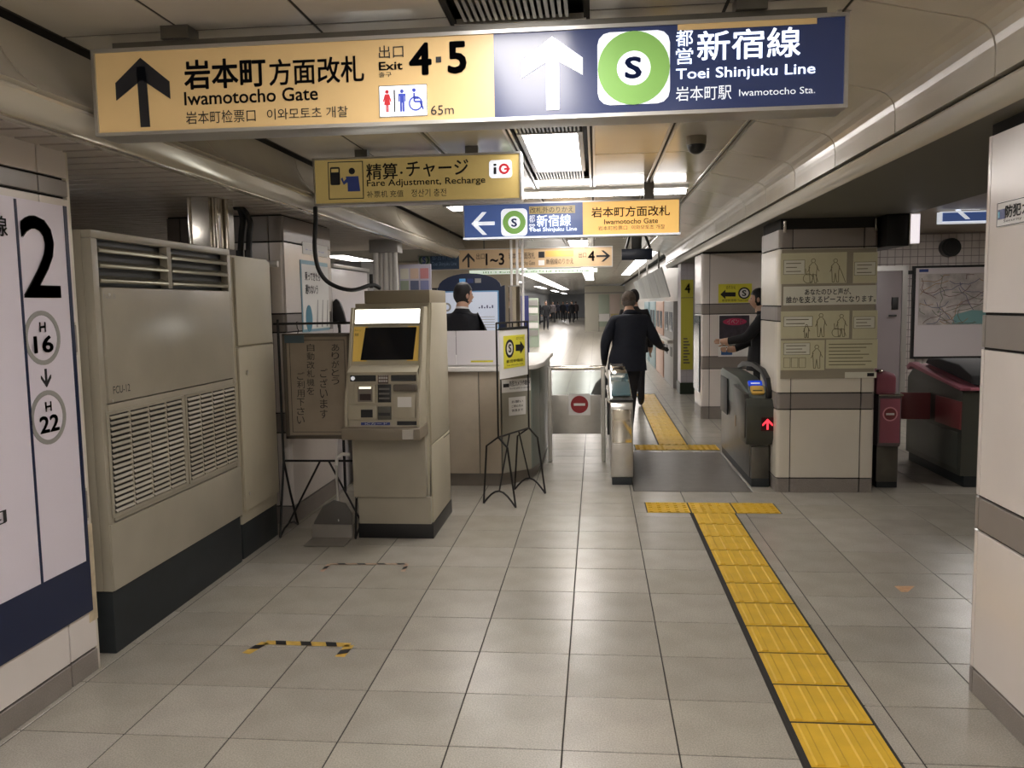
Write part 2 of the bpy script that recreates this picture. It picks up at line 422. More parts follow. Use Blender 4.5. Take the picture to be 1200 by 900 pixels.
# tube across the ceiling above the transfer sign
t = thing('tube_light', 'long white fluorescent tube across the ceiling above the blue and yellow transfer sign', 'light', (.1, 7.28, ZC))
part('batten', B(-.72, .78, 7.24, 7.32, ZC-.03, ZC), M_WHITE, t)
part('tube', MB().tube([(-.70, 7.27, ZC-.055), (.76, 7.27, ZC-.055)], .022, 10), M_TUBE, t, smooth=True)
# unseen tubes added out of frame for light, over the viewer's left and right
for i, (x, yy) in enumerate([(-1.2, .6), (.45, .4), (-1.2, -1.6), (.45, -1.9)]):
    t = thing('tube_light', 'tube light %s the viewer, %s side' % ('above' if i < 2 else 'behind', 'left' if x < 0 else 'right'), 'light', (x, yy, ZC))
    part('batten', B(x-.05, x+.05, yy-.6, yy+.6, ZC-.03, ZC), M_WHITE, t)
    part('tube', MB().tube([(x, yy-.58, ZC-.055), (x, yy+.58, ZC-.055)], .024, 10), M_TUBE, t, smooth=True)

t = thing('tube_light', 'tube light under the slatted ceiling of the left recess, behind the near wall', 'light', (-3.1, 3.6, 2.185))  # tube added out of sight to brighten the slats and pillar
part('batten', B(-3.15, -3.05, 3.0, 4.1, 2.155, 2.185), M_WHITE, t)
part('tube', MB().tube([(-3.1, 3.02, 2.135), (-3.1, 4.08, 2.135)], .014, 10), M_TUBE, t, smooth=True)
# right-hand fascia: sloping panels, upright face, bull nose, dark lower ceiling
tr = struct('trim_1')
prof = [(.856, 2.52), (1.21, 2.442), (1.235, 2.434), (1.262, 2.42), (1.281, 2.402), (1.292, 2.38), (1.298, 2.355), (1.30, 2.33), (1.30, 2.255), (1.33, 2.255), (1.33, 2.42), (1.26, 2.47), (1.14, 2.50), (.85, 2.55)]
for j in range(-3, 14):
    a = 2.95+.92*j
    part('fascia_panel', MB().prism(prof, 'y', a+.005, a+.915), M_FASC, tr)
part('backing', MB().prism([(.9, 2.54), (1.32, 2.45), (1.34, 2.22), (1.42, 2.22), (1.42, 2.6), (.9, 2.6)], 'y', -.2, 16), M_JOINT, tr)
tr = struct('trim_2')
part('bull_nose', MB().prism([(1.305, 2.238), (1.30, 2.228), (1.308, 2.205), (1.32, 2.180), (1.334, 2.166), (1.346, 2.160), (1.352, 2.165), (1.352, 2.238)], 'y', -.3, 16), M_BULL, tr, smooth=True)
# left-hand
tr = struct('trim_3')
prof = [(-1.935, 2.505), (-1.925, 2.44), (-1.89, 2.37), (-1.84, 2.305), (-1.775, 2.255), (-1.80, 2.24), (-1.87, 2.28), (-1.95, 2.38), (-1.96, 2.505)]
for j in range(-3, 10):
    a = 2.6+.92*j*1.5
    part('fascia_panel', MB().prism(prof, 'y', a+.005, a+1.375), M_FASC, tr, smooth=True)
part('backing', MB().prism([(-1.90, 2.6), (-1.97, 2.5), (-1.96, 2.3), (-1.82, 2.22), (-2.05, 2.22), (-2.05, 2.6)], 'y', -1.5, 16), M_JOINT, tr)
tr = struct('trim_4')
part('bull_nose', MB().prism([(-1.775, 2.238), (-1.772, 2.226), (-1.792, 2.195), (-1.812, 2.168), (-1.83, 2.160), (-1.90, 2.160), (-1.90, 2.238)], 'y', -1.5, 13), M_BULL, tr, smooth=True)
part('edge_bead', MB().tube([(-1.835, -1.5, 2.156), (-1.835, 13, 2.156)], .006, 6), M_CHROME, tr, smooth=True)
# lower dark ceilings
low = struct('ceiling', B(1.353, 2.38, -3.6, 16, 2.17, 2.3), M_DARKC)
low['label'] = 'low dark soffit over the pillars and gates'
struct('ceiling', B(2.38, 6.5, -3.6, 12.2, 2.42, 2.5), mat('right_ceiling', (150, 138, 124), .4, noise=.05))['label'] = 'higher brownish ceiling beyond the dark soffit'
sl = struct('ceiling'); sl['label'] = 'slatted grey ceiling over the recess on the left'
y = 2.4
while y < 9.4:
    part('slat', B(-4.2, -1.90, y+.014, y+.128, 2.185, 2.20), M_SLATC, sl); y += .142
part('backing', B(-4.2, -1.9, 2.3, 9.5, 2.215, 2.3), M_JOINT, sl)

# walls out of frame and far ones
struct('wall_back', B(-5, 6.5, -3.9, -3.7, 0, 2.6), M_WALLC)
wl = struct('wall_left')
BANDS = [(0, .10, 'base'), (.10, .66, 'w'), (.66, .79, 'band'), (.79, 1.365, 'w'), (1.365, 1.49, 'band'), (1.49, 1.97, 'w'), (1.97, 2.10, 'band'), (2.10, 2.21, 'w')]
def clad(parent, pl, u0, u1, joints, bands, mw, d=.02, name='panel'):
    us = [u0]+joints+[u1]
    for z0, z1, k in bands:
        m = {'base': M_BASE, 'w': mw, 'band': M_BAND}[k]
        for a, b in zip(us[:-1], us[1:]):
            mb = rect(pl, a+.004, b-.004, z0+(.005 if z0 else 0), z1-.005, -.02, 0)
            part('skirting' if k == 'base' else 'band' if k == 'band' else name, mb, m, parent, bevel=.002, seg=1)
part('core', B(-2.35, -2.165, -3.7, 3.27, 0, 2.24), M_JOINT, wl)
clad(wl, PXr(-2.15), -3.7, 3.285, [-2.4, -1.1, .2, 1.5, 3.10], [(0, .10, 'base'), (.10, .66, 'w'), (.66, .79, 'band'), (.79, 1.365, 'w'), (1.365, 1.49, 'band'), (1.49, 2.0, 'w'), (2.0, 2.075, 'band'), (2.075, 2.235, 'w')], M_WALLW)
part('panel', B(-2.35, -2.15, 3.275, 3.295, 0, 2.23), M_WALLC, wl, bevel=.004)
part('bumper_guard', B(-2.158, -2.148, 3.235, 3.297, .22, .64), mat('bare_worn_wood', (206, 190, 160), .6, noise=.2, nscale=20), wl, bevel=.004, label='worn pale corner guard with chipped edge')
# recess behind the cooler
struct('wall_recess', B(-4.3, -4.2, 2.3, 9.5, 0, 2.24), M_SLATC)
struct('wall_recess_side', B(-4.3, -2.35, 2.3, 2.4, 0, 2.24), M_SLATC)

def pillar(name, x0, x1, y0, y1, bands, mw, zt, ins=.105, faces='fl', lab=None):
    p = struct(name)
    if lab: p['label'] = lab
    part('core', B(x0+.015, x1-.015, y0+.015, y1-.015, 0, zt), M_JOINT, p)
    # rounded corner pieces
    for z0, z1, k in bands:
        m = {'base': M_BASE, 'w': mw, 'band': M_BAND}[k]; zz = (z0+(.005 if z0 else 0), z1-.005)
        nm = 'skirting' if k == 'base' else 'band' if k == 'band' else 'panel'
        r = .03
        for cx, cy in ((x0, y0), (x1, y0), (x0, y1)):
            sx = 1 if cx == x0 else -1; sy = 1 if cy == y0 else -1
            arc = [(cx+sx*(r-r*math.sin(math.radians(t))), cy+sy*(r-r*math.cos(math.radians(t)))) for t in (0, 22, 45, 68, 90)]
            pts = [(cx+sx*(ins-.003), cy)]+arc+[(cx, cy+sy*(ins-.003)), (cx+sx*.016, cy+sy*(ins-.003)), (cx+sx*.016, cy+sy*.016), (cx+sx*(ins-.003), cy+sy*.016)]
            part(nm, MB().prism(pts, 'z', *zz), m, p, smooth=True)
        part(nm, B(x0+ins+.005, x1-ins-.005, y0, y0+.016, *zz), m, p, bevel=.002, seg=1)
        part(nm, B(x0, x0+.016, y0+ins, y1-ins, *zz), m, p, bevel=.002, seg=1)
    return p
PB = [(0, .115, 'base'), (.115, .67, 'w'), (.67, .80, 'band'), (.80, 1.37, 'w'), (1.37, 1.49, 'band'), (1.49, 1.94, 'w'), (1.94, 2.09, 'band')]
p_main = pillar('pillar', 1.43, 2.18, 6.78, 7.5, PB, M_WALLC, 2.17, lab='square cream pillar covered with sketch posters')
p_back = pillar('pillar', 1.36, 2.3, 11.05, 11.8, [(0, .16, 'base'), (.16, .66, 'w'), (.66, .82, 'band'), (.82, 1.37, 'w'), (1.37, 1.50, 'band'), (1.50, 2.15, 'w')], M_WALLW, 2.17, lab='white pillar behind the gates with yellow arrow sign')
p_right = pillar('pillar', 1.45, 2.25, 2.55, 3.34, [(0, .10, 'base'), (.10, .65, 'w'), (.65, .78, 'band'), (.78, 1.345, 'w'), (1.345, 1.475, 'band'), (1.475, 2.13, 'w')], M_WALLW, 2.17, ins=.05, lab='near white pillar at the right edge')
p_left = pillar('pillar', -3.0, -2.15, 5.66, 6.69, [(0, .13, 'base'), (.13, .66, 'w'), (.66, .80, 'band'), (.80, 1.37, 'w'), (1.37, 1.50, 'band'), (1.50, 2.0, 'w'), (2.0, 2.18, 'band')], M_WALLW, 2.185, lab='pillar behind the air conditioner on the left')
# its corridor side
clad(p_left, PXr(-2.148), 5.66, 6.69, [], [(0, .13, 'base'), (.13, .66, 'w'), (.66, .80, 'band'), (.80, 1.37, 'w'), (1.37, 1.50, 'band'), (1.50, 2.0, 'w'), (2.0, 2.18, 'band')], M_WALLW)
# pillar heads: dark blocks with clips
for (x, yv) in ((1.47, 6.76), (2.15, 6.76)):
    part('clip', MB().tube([(x, yv, 2.06), (x, yv, 2.15)], .012, 8), M_CHROME, p_main, smooth=True)

# far right hall: tiled wall, door
wr = struct('wall_far')
part('core', B(1.5, 6.5, 12.07, 12.2, 0, 2.42), mat('wall_grout', (150, 142, 140), .8), wr)
mb = MB(); s_ = .10
for i in range(50):
    for j in range(24):
        x = 1.5+i*s_; z = j*s_
        mb.box(x+.005, x+s_-.005, 12.06, 12.07, z+.005, z+s_-.005)
part('wall_tile', mb, mat('small_wall_tile', (214, 206, 202), .25, noise=.06), wr, stuff=True)
struct('wall_right', B(6.4, 6.5, -3.7, 12.2, 0, 2.42), M_WALLC)
d = struct('door_1')
part('frame', B(3.55, 3.63, 12.0, 12.06, 0, 2.05).box(4.42, 4.50, 12.0, 12.06, 0, 2.05).box(3.63, 4.42, 12.0, 12.06, 1.97, 2.05), M_ALU, d)

# ================================================================== SIGNS
def sign_body(name, label, pl, u0, u1, v0, v1, depth, face_m, frame_m, parent=None, border=.012, y=None):
    t = thing(name, label, 'sign', pl.W((u0+u1)/2, v0, -depth/2))
    part('housing', rect(pl, u0, u1, v0, v1, -depth, -.004), frame_m, t, bevel=.004)
    part('frame', frame(pl, u0, u1, v0, v1, border, -.004, .008), frame_m, t)
    return t
def polypart(name, pl, polys, m, parent, h0=.001, h1=.004, label=None):
    return part(name, extr(pl, polys, h0, h1), m, parent, label=label)

# --- the big direction sign
pl = PY(2.85)
U0, U1, V0, V1 = -1.745, .808, 2.150, 2.446
t = sign_body('direction_sign', 'long overhead sign, yellow left half and navy right half, nearest of the hanging signs', pl, U0, U1, V0, V1, .13, None, M_ALU)
um = pl.uv(579, 90)[0]
part('face', rect(pl, U0+.012, um, V0+.012, V1-.012, -.004, 0), M_SIGY, t, label='yellow sign face with black lettering')
part('face', rect(pl, um, U1-.012, V0+.012, V1-.012, -.004, 0), M_SIGB, t, label='navy sign face with white lettering')
part('hanger_rail', B(U0+.06, U1-.06, 2.88, 2.93, V1, V1+.03), M_STEELD, t)
for x in (U0+.3, U1-.3): part('hanger', B(x-.05, x+.05, 2.86, 2.94, V1+.03, ZC), M_STEELD, t)
def big_arrow(pl, tip, lft, rgt, bot, sw, m, parent, hw=None):
    """upright arrow from its pixel marks: tip, lower-left corner of the head, lower-right, foot of the shaft"""
    (tu, tv), (lu, lv), (ru, rv), (bu, bv) = [pl.uv(*p) for p in (tip, lft, rgt, bot)]
    w_ = hw or (tv-lv)*.42
    sw2 = sw/2
    polys = [[(tu, tv), (lu, lv+w_), (lu, lv), (tu, tv-w_*1.25)], [(tu, tv), (tu, tv-w_*1.25), (ru, rv), (ru, rv+w_)],
             [(tu-sw2, tv-w_*.5), (bu-sw2, bv), (bu+sw2, bv), (tu+sw2, tv-w_*.5)]]
    return polypart('arrow', pl, polys, m, parent)
big_arrow(pl, (165, 68), (137, 118), (200, 116), (171, 149), .034, M_SINK, t)
big_arrow(pl, (647, 43), (611, 92), (683, 88), (648, 129), .043, M_SIGW, t, hw=.055)
text(pl, '岩本町', (215, 71, 106, 312), M_SINK, t, bold=.022)
text(pl, '方面改札', (315, 70, 101, 427), M_SINK, t, bold=.016)
text(pl, 'Iwamotocho Gate', (216, 108, 124, 373), M_SINK, t, bold=.014)
text(pl, '岩本町检票口', (218, 131, 146, 300), M_SINK, t)
text(pl, '이와모토초 개찰', (313, 128, 141, 408), M_SINK, t)
text(pl, '出口', (444, 54, 69, 473), M_SINK, t)
text(pl, 'Exit', (444, 73, 83, 472), M_SINK, t, bold=.02)
text(pl, '출구', (444, 85, 91, 459), M_SINK, t)
text(pl, '4', (479, 51, 89, 506), M_SINK, t, bold=.03)
polypart('lettering', pl, [[(a, b) for a, b in [(lambda q: (q[0]-.009, q[1]-.009))(pl.uv(514, 70)), (lambda q: (q[0]+.009, q[1]-.009))(pl.uv(514, 70)), (lambda q: (q[0]+.009, q[1]+.009))(pl.uv(514, 70)), (lambda q: (q[0]-.009, q[1]+.009))(pl.uv(514, 70))]]], M_SINK, t)
text(pl, '5', (524, 49, 87, 547), M_SINK, t, bold=.03)
text(pl, '65m', (505, 124, 135, 532), M_SINK, t)
u0, u1, v0, v1 = bb(pl, 444, 101, 501, 138)
part('pictogram_panel', rrect(pl, u0, u1, v0, v1, .008, .001, .003), M_SIGW, t)
part('pictogram_frame', frame(pl, u0, u1, v0, v1, .0018, .003, .004), M_SINK, t)
def figure(pl, cx, v0, h, dress):
    r = h*.085
    polys = [[(cx+r*math.cos(k*PI/6), v0+h-r+r*math.sin(k*PI/6)) for k in range(12)]]
    y1 = v0+h-2.3*r
    if dress:
        polys += [[(cx-h*.10, y1), (cx+h*.10, y1), (cx+h*.20, v0+h*.48), (cx+h*.15, v0+h*.46), (cx+h*.09, v0+h*.62), (cx+h*.15, v0+h*.32), (cx-h*.15, v0+h*.32), (cx-h*.09, v0+h*.62), (cx-h*.15, v0+h*.46), (cx-h*.20, v0+h*.48)],
                  [(cx-h*.06, v0), (cx-h*.01, v0), (cx-h*.01, v0+h*.33), (cx-h*.06, v0+h*.33)], [(cx+h*.01, v0), (cx+h*.06, v0), (cx+h*.06, v0+h*.33), (cx+h*.01, v0+h*.33)]]
    else:
        polys += [[(cx-h*.17, y1), (cx+h*.17, y1), (cx+h*.17, v0+h*.45), (cx+h*.12, v0+h*.45), (cx+h*.12, v0+h*.7), (cx+h*.10, v0+h*.7), (cx+h*.10, v0+h*.4), (cx-h*.10, v0+h*.4), (cx-h*.10, v0+h*.7), (cx-h*.12, v0+h*.7), (cx-h*.12, v0+h*.45), (cx-h*.17, v0+h*.45)],
                  [(cx-h*.10, v0), (cx-h*.015, v0), (cx-h*.015, v0+h*.42), (cx-h*.10, v0+h*.42)], [(cx+h*.015, v0), (cx+h*.10, v0), (cx+h*.10, v0+h*.42), (cx+h*.015, v0+h*.42)]]
    return polys
W = u1-u0; Hh = v1-v0
polypart('pictogram', pl, figure(pl, u0+W*.17, v0+Hh*.16, Hh*.70, True), M_RED, t, .003, .005, 'red figure of a woman')
polypart('pictogram', pl, [[(u0+W*.31, v0+Hh*.15), (u0+W*.335, v0+Hh*.15), (u0+W*.335, v0+Hh*.85), (u0+W*.31, v0+Hh*.85)]], M_SINK, t, .003, .005)
polypart('pictogram', pl, figure(pl, u0+W*.48, v0+Hh*.16, Hh*.70, False), M_BLUE, t, .003, .005, 'blue figure of a man')
cx, cy = u0+W*.76, v0+Hh*.40
mb = ring(pl, cx, cy, Hh*.23, Hh*.045, .003, .005); q = disc(pl, cx-W*.03, cy+Hh*.42, Hh*.06, None, .003, .005, 12); mb.add(q.v, q.f)
q = extr(pl, [[(cx-W*.045, cy+Hh*.05), (cx-W*.01, cy+Hh*.05), (cx-W*.01, cy+Hh*.33), (cx-W*.045, cy+Hh*.33)], [(cx-W*.03, cy+Hh*.14), (cx+W*.06, cy+Hh*.14), (cx+W*.06, cy+Hh*.18), (cx-W*.03, cy+Hh*.18)],
              [(cx-W*.02, cy+Hh*.03), (cx+W*.08, cy+Hh*.03), (cx+W*.14, cy-Hh*.2), (cx+W*.17, cy-Hh*.18), (cx+W*.11, cy+Hh*.08), (cx-W*.02, cy+Hh*.08)]], .003, .005); mb.add(q.v, q.f)
part('pictogram', mb, M_BLUE, t, label='blue wheelchair symbol')
u0, u1, v0, v1 = bb(pl, 700, 39, 785, 124)
part('line_badge', rrect(pl, u0, u1, v0, v1, .04, .001, .003), M_SIGW, t)
cu, cv = pl.uv(742.5, 80)
part('line_ring', ring(pl, cu, cv, .117*1.0, .062, .003, .005), M_SGREEN, t)
text(pl, 'S', (732, 67, 93, 752), M_SNAVY, t, .004, bold=.03)
text(pl, '都', (792, 36, 55, 812), M_SIGW, t, bold=.005); text(pl, '営', (792, 57, 76, 812), M_SIGW, t, bold=.005)
text(pl, '新宿線', (817, 37, 72, 938), M_SIGW, t, bold=.012)
text(pl, 'Toei Shinjuku Line', (792, 81, 97, 955), M_SIGW, t, bold=.008)
text(pl, '岩本町駅', (792, 102, 119, 857), M_SIGW, t)
text(pl, 'Iwamotocho Sta.', (866, 105, 113, 955), M_SIGW, t)
u0, u1, v0, v1 = bb(pl, 794, 29, 957, 36)
part('label_strip', rect(pl, u0, u1, v0, v1, .001, .003), M_SIGY, t, label='plain yellow strip above the white lettering')

# --- fare adjustment sign
pl = PY(5.2)
t = sign_body('fare_adjustment_sign', 'dim yellow overhead sign with a ticket machine symbol, above the fare machine', pl, -1.762, -.448, 2.178, 2.470, .12, None, M_ALU)
part('face', rect(pl, -1.750, -.46, 2.190, 2.458, -.004, 0), M_SIGYD, t)
for x_ in ((-1.5, -1.42), (-.8, -.72)): part('hanger', B(*x_, 5.23, 5.29, 2.47, ZC), M_STEELD, t)
u0, u1, v0, v1 = bb(pl, 384, 190, 426, 234)
part('pictogram_frame', frame(pl, u0, u1, v0, v1, .005, .001, .003), M_SINK, t)
W = u1-u0; Hh = v1-v0
part('pictogram', rrect(pl, u0+W*.06, u0+W*.34, v0+Hh*.38, v0+Hh*.86, .01, .001, .003), M_SINK, t, label='ticket machine symbol')
part('pictogram', rect(pl, u0+W*.10, u0+W*.30, v0+Hh*.72, v0+Hh*.81, .003, .005), M_SIGYD, t)
part('pictogram', disc(pl, u0+W*.68, v0+Hh*.74, W*.09, None, .001, .003, 16), M_SINK, t)
polypart('pictogram', pl, [[(u0+W*.50, v0+Hh*.60), (u0+W*.86, v0+Hh*.60), (u0+W*.90, v0+Hh*.2), (u0+W*.55, v0+Hh*.2), (u0+W*.55, v0+Hh*.42)], [(u0+W*.36, v0+Hh*.54), (u0+W*.41, v0+Hh*.58), (u0+W*.44, v0+Hh*.47), (u0+W*.56, v0+Hh*.58), (u0+W*.56, v0+Hh*.46), (u0+W*.44, v0+Hh*.38)]], M_SNAVY, t, label='figure using the machine')
text(pl, '精算', (429, 192, 211, 466), M_SINK, t, bold=.012)
text(pl, '·', (469, 201, 204, 472), M_SINK, t)
text(pl, 'チャージ', (476, 189, 208, 549), M_SINK, t, bold=.012)
text(pl, 'Fare Adjustment, Recharge', (430, 211, 221, 569), M_SINK, t, bold=.01)
text(pl, '补票机 充值', (430, 224, 232, 473), M_SINK, t)
text(pl, '정산기 충전', (482, 222, 231, 523), M_SINK, t)
u0, u1, v0, v1 = bb(pl, 573, 188, 600, 209)
part('card_mark', rrect(pl, u0, u1, v0, v1, .02, .001, .003), M_SIGW, t)
part('card_mark', ring(pl, u0+(u1-u0)*.66, v0+(v1-v0)*.5, (v1-v0)*.30, (v1-v0)*.13, .003, .005), M_RED, t, label='red round letter of the card mark')
part('card_mark', rect(pl, u0+(u1-u0)*.66, u0+(u1-u0)*.92, v0+(v1-v0)*.44, v0+(v1-v0)*.55, .003, .0055), M_RED, t)
part('card_mark', rect(pl, u0+(u1-u0)*.20, u0+(u1-u0)*.32, v0+(v1-v0)*.22, v0+(v1-v0)*.60, .003, .005).add(*(lambda q: (q.v, q.f))(rect(pl, u0+(u1-u0)*.20, u0+(u1-u0)*.32, v0+(v1-v0)*.68, v0+(v1-v0)*.80, .003, .005))), M_SINK, t, label='black letter of the card mark')

# --- transfer sign
pl = PY(7.0)
t = sign_body('transfer_sign', 'bright overhead sign over the gates, blue with a left arrow and amber right part', pl, -1.10, .690, 2.085, 2.378, .12, None, M_ALU)
um = pl.uv(683, 258)[0]
part('face', rect(pl, -1.088, um, 2.097, 2.366, -.004, 0), M_SIGBL, t, label='blue sign face with white lettering')
part('face', rect(pl, um, .678, 2.097, 2.366, -.004, 0), M_SIGYB, t, label='amber sign face with dark lettering')
part('light_edge', rect(pl, -1.10, .690, 2.085, 2.10, .008, .010), M_SIGW, t)
for x_ in ((-.8, -.72), (.4, .48)): part('hanger', B(*x_, 7.03, 7.09, 2.378, ZC), M_STEELD, t)
cu, cv = pl.uv(566, 262)
polypart('arrow', pl, arrow_poly(cu, cv, .098, PI/2, .30, .95), M_SIGW, t)
u0, u1, v0, v1 = bb(pl, 587, 245, 618, 277)
part('line_badge', rrect(pl, u0, u1, v0, v1, .035, .001, .003), M_SIGW, t)
part('line_ring', ring(pl, (u0+u1)/2, (v0+v1)/2, .096, .046, .003, .005), M_SGREEN, t)
text(pl, 'S', (599, 256, 266, 606), M_SNAVY, t, .004, bold=.03)
u0, u1, v0, v1 = bb(pl, 620, 242, 674, 251)
part('label_strip', rect(pl, u0, u1, v0, v1, .001, .003), M_SIGYD, t)
text(pl, '改札外のりかえ', (621, 243, 250, 672), M_SINK, t, .005)
text(pl, '都', (620, 252, 261, 627), M_SIGW, t); text(pl, '営', (620, 262, 270, 627), M_SIGW, t)
text(pl, '新宿線', (629, 252, 266, 669), M_SIGW, t, bold=.012)
text(pl, 'Toei Shinjuku Line', (620, 267, 273, 676), M_SIGW, t, bold=.01)
text(pl, '岩本町方面改札', (693, 243, 255, 785), M_SINK, t, bold=.012)
text(pl, 'Iwamotocho Gate', (708, 257, 263, 771), M_SINK, t, bold=.01)
text(pl, '岩本町检票口', (701, 265, 270, 735), mat('sign_ink_grey', (120, 96, 60), .5), t)
text(pl, '이와모토초 개찰', (740, 264, 269, 779), MATS['sign_ink_grey'], t)

# --- exit sign beyond the gates
pl = PY(11.0)
t = sign_body('exit_sign', 'farther overhead sign in dull orange with exit numbers and a right arrow', pl, -2.343, .222, 2.005, 2.272, .12, None, M_ALU)
um = pl.uv(538, 305)[0]
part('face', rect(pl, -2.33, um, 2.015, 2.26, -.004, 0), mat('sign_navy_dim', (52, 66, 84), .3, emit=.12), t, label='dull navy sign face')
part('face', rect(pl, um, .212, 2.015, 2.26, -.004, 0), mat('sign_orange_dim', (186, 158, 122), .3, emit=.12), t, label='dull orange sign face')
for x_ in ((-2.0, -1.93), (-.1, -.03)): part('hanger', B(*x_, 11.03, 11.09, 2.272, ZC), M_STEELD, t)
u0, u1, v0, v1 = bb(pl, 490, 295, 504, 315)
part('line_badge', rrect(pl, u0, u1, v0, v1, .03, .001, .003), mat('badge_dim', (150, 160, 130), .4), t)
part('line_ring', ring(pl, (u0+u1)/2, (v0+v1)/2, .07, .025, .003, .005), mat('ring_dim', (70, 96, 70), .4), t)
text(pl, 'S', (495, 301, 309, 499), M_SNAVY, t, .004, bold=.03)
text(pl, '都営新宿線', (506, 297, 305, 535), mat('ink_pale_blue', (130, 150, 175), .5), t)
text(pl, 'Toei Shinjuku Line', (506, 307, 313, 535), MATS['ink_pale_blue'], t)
cu, cv = pl.uv(549, 305)
polypart('arrow', pl, arrow_poly(cu, cv, .095, 0, .28, .85), M_SINK, t)
text(pl, '出口', (558, 297, 304, 568), M_SINK, t)
text(pl, '1~3', (569, 297, 311, 591), M_SINK, t, bold=.02)
text(pl, '出口', (678, 296, 302, 687), M_SINK, t)
text(pl, '4', (689, 294, 306, 697), M_SINK, t, bold=.02)
cu, cv = pl.uv(707, 300)
polypart('arrow', pl, arrow_poly(cu, cv, .09, -PI/2, .28, .8), M_SINK, t)
for a, b_ in ((631, 638),):
    u0, u1, v0, v1 = bb(pl, a, 295, b_, 302); part('pictogram', rect(pl, u0, u1, v0, v1, .001, .003), M_SINK, t)
    u0, u1, v0, v1 = bb(pl, a, 305, b_, 311); part('pictogram', rect(pl, u0, u1, v0, v1, .001, .003), M_PAPER, t)
text(pl, '岩本町方面改札', (596, 296, 304, 627), M_SINK, t)
text(pl, 'Iwamotocho Gate', (600, 306, 311, 627), M_SINK, t)
text(pl, '新宿線のりかえ', (640, 303, 310, 672), M_SINK, t)
u0, u1, v0, v1 = bb(pl, 639, 294, 672, 301)
part('label_strip', rect(pl, u0, u1, v0, v1, .001, .003), mat('strip_amber', (204, 166, 92), .4, emit=.1), t)
# green lit strip under it
pl = PY(11.6)
u0, u1, v0, v1 = bb(pl, 550, 317, 700, 322)
t = thing('information_strip', 'thin pale green lit text strip below the orange exit sign', 'sign', pl.W((u0+u1)/2, v0))
part('housing', rect(pl, u0, u1, v0, v1, -.06, -.002), M_ALU, t)
part('face', rect(pl, u0, u1, v0, v1, -.002, 0), mat('strip_pale_green', (222, 236, 216), .4, emit=.5), t)
text(pl, '出口 Exit 1 2 3 のりば Hibiya Line', (566, 318, 321, 690), M_SINK, t)
for x_ in ((u0+.2, u0+.22), (u1-.22, u1-.2)): part('hanger', B(*x_, 11.62, 11.64, v1, ZC), M_STEELD, t)

# --- blue sign on the right, beyond the soffit
pl = PY(9.0)
u0, u1, v0, v1 = bb(pl, 1103, 236, 1175, 262)
t = sign_body('direction_sign', 'small lit blue sign with white left arrow, beside the near right pillar', pl, u0, u1, v0, 2.405, .10, None, M_SIGW)
part('face', rect(pl, u0+.018, u1-.018, v0+.02, 2.40, -.004, 0), M_SIGBL, t)
cu, cv = pl.uv(1124, 244)
polypart('arrow', pl, arrow_poly(cu+.07, cv, .13, PI/2, .28, .85), M_SIGW, t)
pl = PY(6.6)
u0, u1, v0, v1 = bb(pl, 1067, 257, 1078, 286)
t = thing('lamp_box', 'small upright white lit panel on the black box beside the poster pillar', 'light', pl.W((u0+u1)/2, v0))
part('housing', B(u0, u1, 6.6, 7.0, v0, 2.168), M_WHITE, t)
part('diffuser', B(u0+.004, u1-.004, 6.592, 6.6, v0+.006, 2.16), mat('lit_panel', (236, 228, 232), .5, emit=.8), t)
u0b = PY(6.9).uv(1032, 270)[0]
solo('soffit_box', B(2.19, u0, 6.62, 7.45, 1.93, 2.168), M_BLACK, 'black box hanging from the soffit beside the poster pillar', 'box', bevel=.004)

# ================================================================== LEFT WALL POSTER (line guide)
pl = PXr(-2.147)
zt = pl.uv(60, 232)[1]
u_r = pl.uv(92, 500)[0]                    # right edge
zb = .275
t = thing('line_guide_board', 'tall white wall board with a big 2, station rings and navy foot', 'sign', pl.W(u_r-1.0, zb))
zn = pl.uv(92, 661)[1]
part('board', rect(pl, 1.2, u_r, zb, 1.965, 0, .006), M_PPINK, t)
part('navy_foot', rect(pl, 1.2, u_r+.004, zb, zn, .006, .009), M_PNAVY, t)
part('rule', rect(pl, u_r-.016, u_r+.004, zn, pl.uv(70, 241)[1], .006, .009), M_PNAVY, t)
ul = pl.uv(20, 300)[0]
part('rule', rect(pl, ul-.006, ul+.006, zn, pl.uv(10, 232)[1], .006, .009), M_PNAVY, t)
def wtext(pl, s, u0, u1, v0, v1, m, parent, bold=0, h=.010): return part('lettering', words(pl, s, u0, u1, v0, v1, h, bold), m, parent)
a0, a1 = pl.uv(22, 300)[0], pl.uv(66, 300)[0]
b0, b1 = pl.uv(45, 349)[1], pl.uv(40, 253)[1]
wtext(pl, '2', a0, a1, b0, b1, M_INK, t, .010)
for (px_, py_, n) in ((48, 396, '16'), (55, 489, '22')):
    cu, cv = pl.uv(px_, py_)
    rr = abs(pl.uv(px_, py_-32)[1]-cv)
    part('station_ring', ring(pl, cu, cv, rr, rr*.17, .006, .009, rv=rr), M_PGREY, t)
    wtext(pl, 'H', cu-rr*.18, cu+rr*.18, cv+rr*.22, cv+rr*.58, M_INK, t, .02)
    wtext(pl, n, cu-rr*.55, cu+rr*.55, cv-rr*.55, cv+rr*.08, M_INK, t, .025)
cu, cv = pl.uv(52, 443)
polypart('arrow', pl, arrow_poly(cu, cv, .036, PI, .28, .8), M_INK, t, .006, .009)
wtext(pl, '線', pl.uv(-14, 270)[0], pl.uv(6, 270)[0], pl.uv(0, 277)[1], pl.uv(0, 253)[1], M_INK, t, .01)
wtext(pl, '日比谷線 Hibiya Line', 1.6, pl.uv(-16, 270)[0], 1.6, 1.72, M_INK, t, .01)
wtext(pl, '停車駅案内', 1.6, pl.uv(6, 620)[0], .78, .84, M_INK, t)

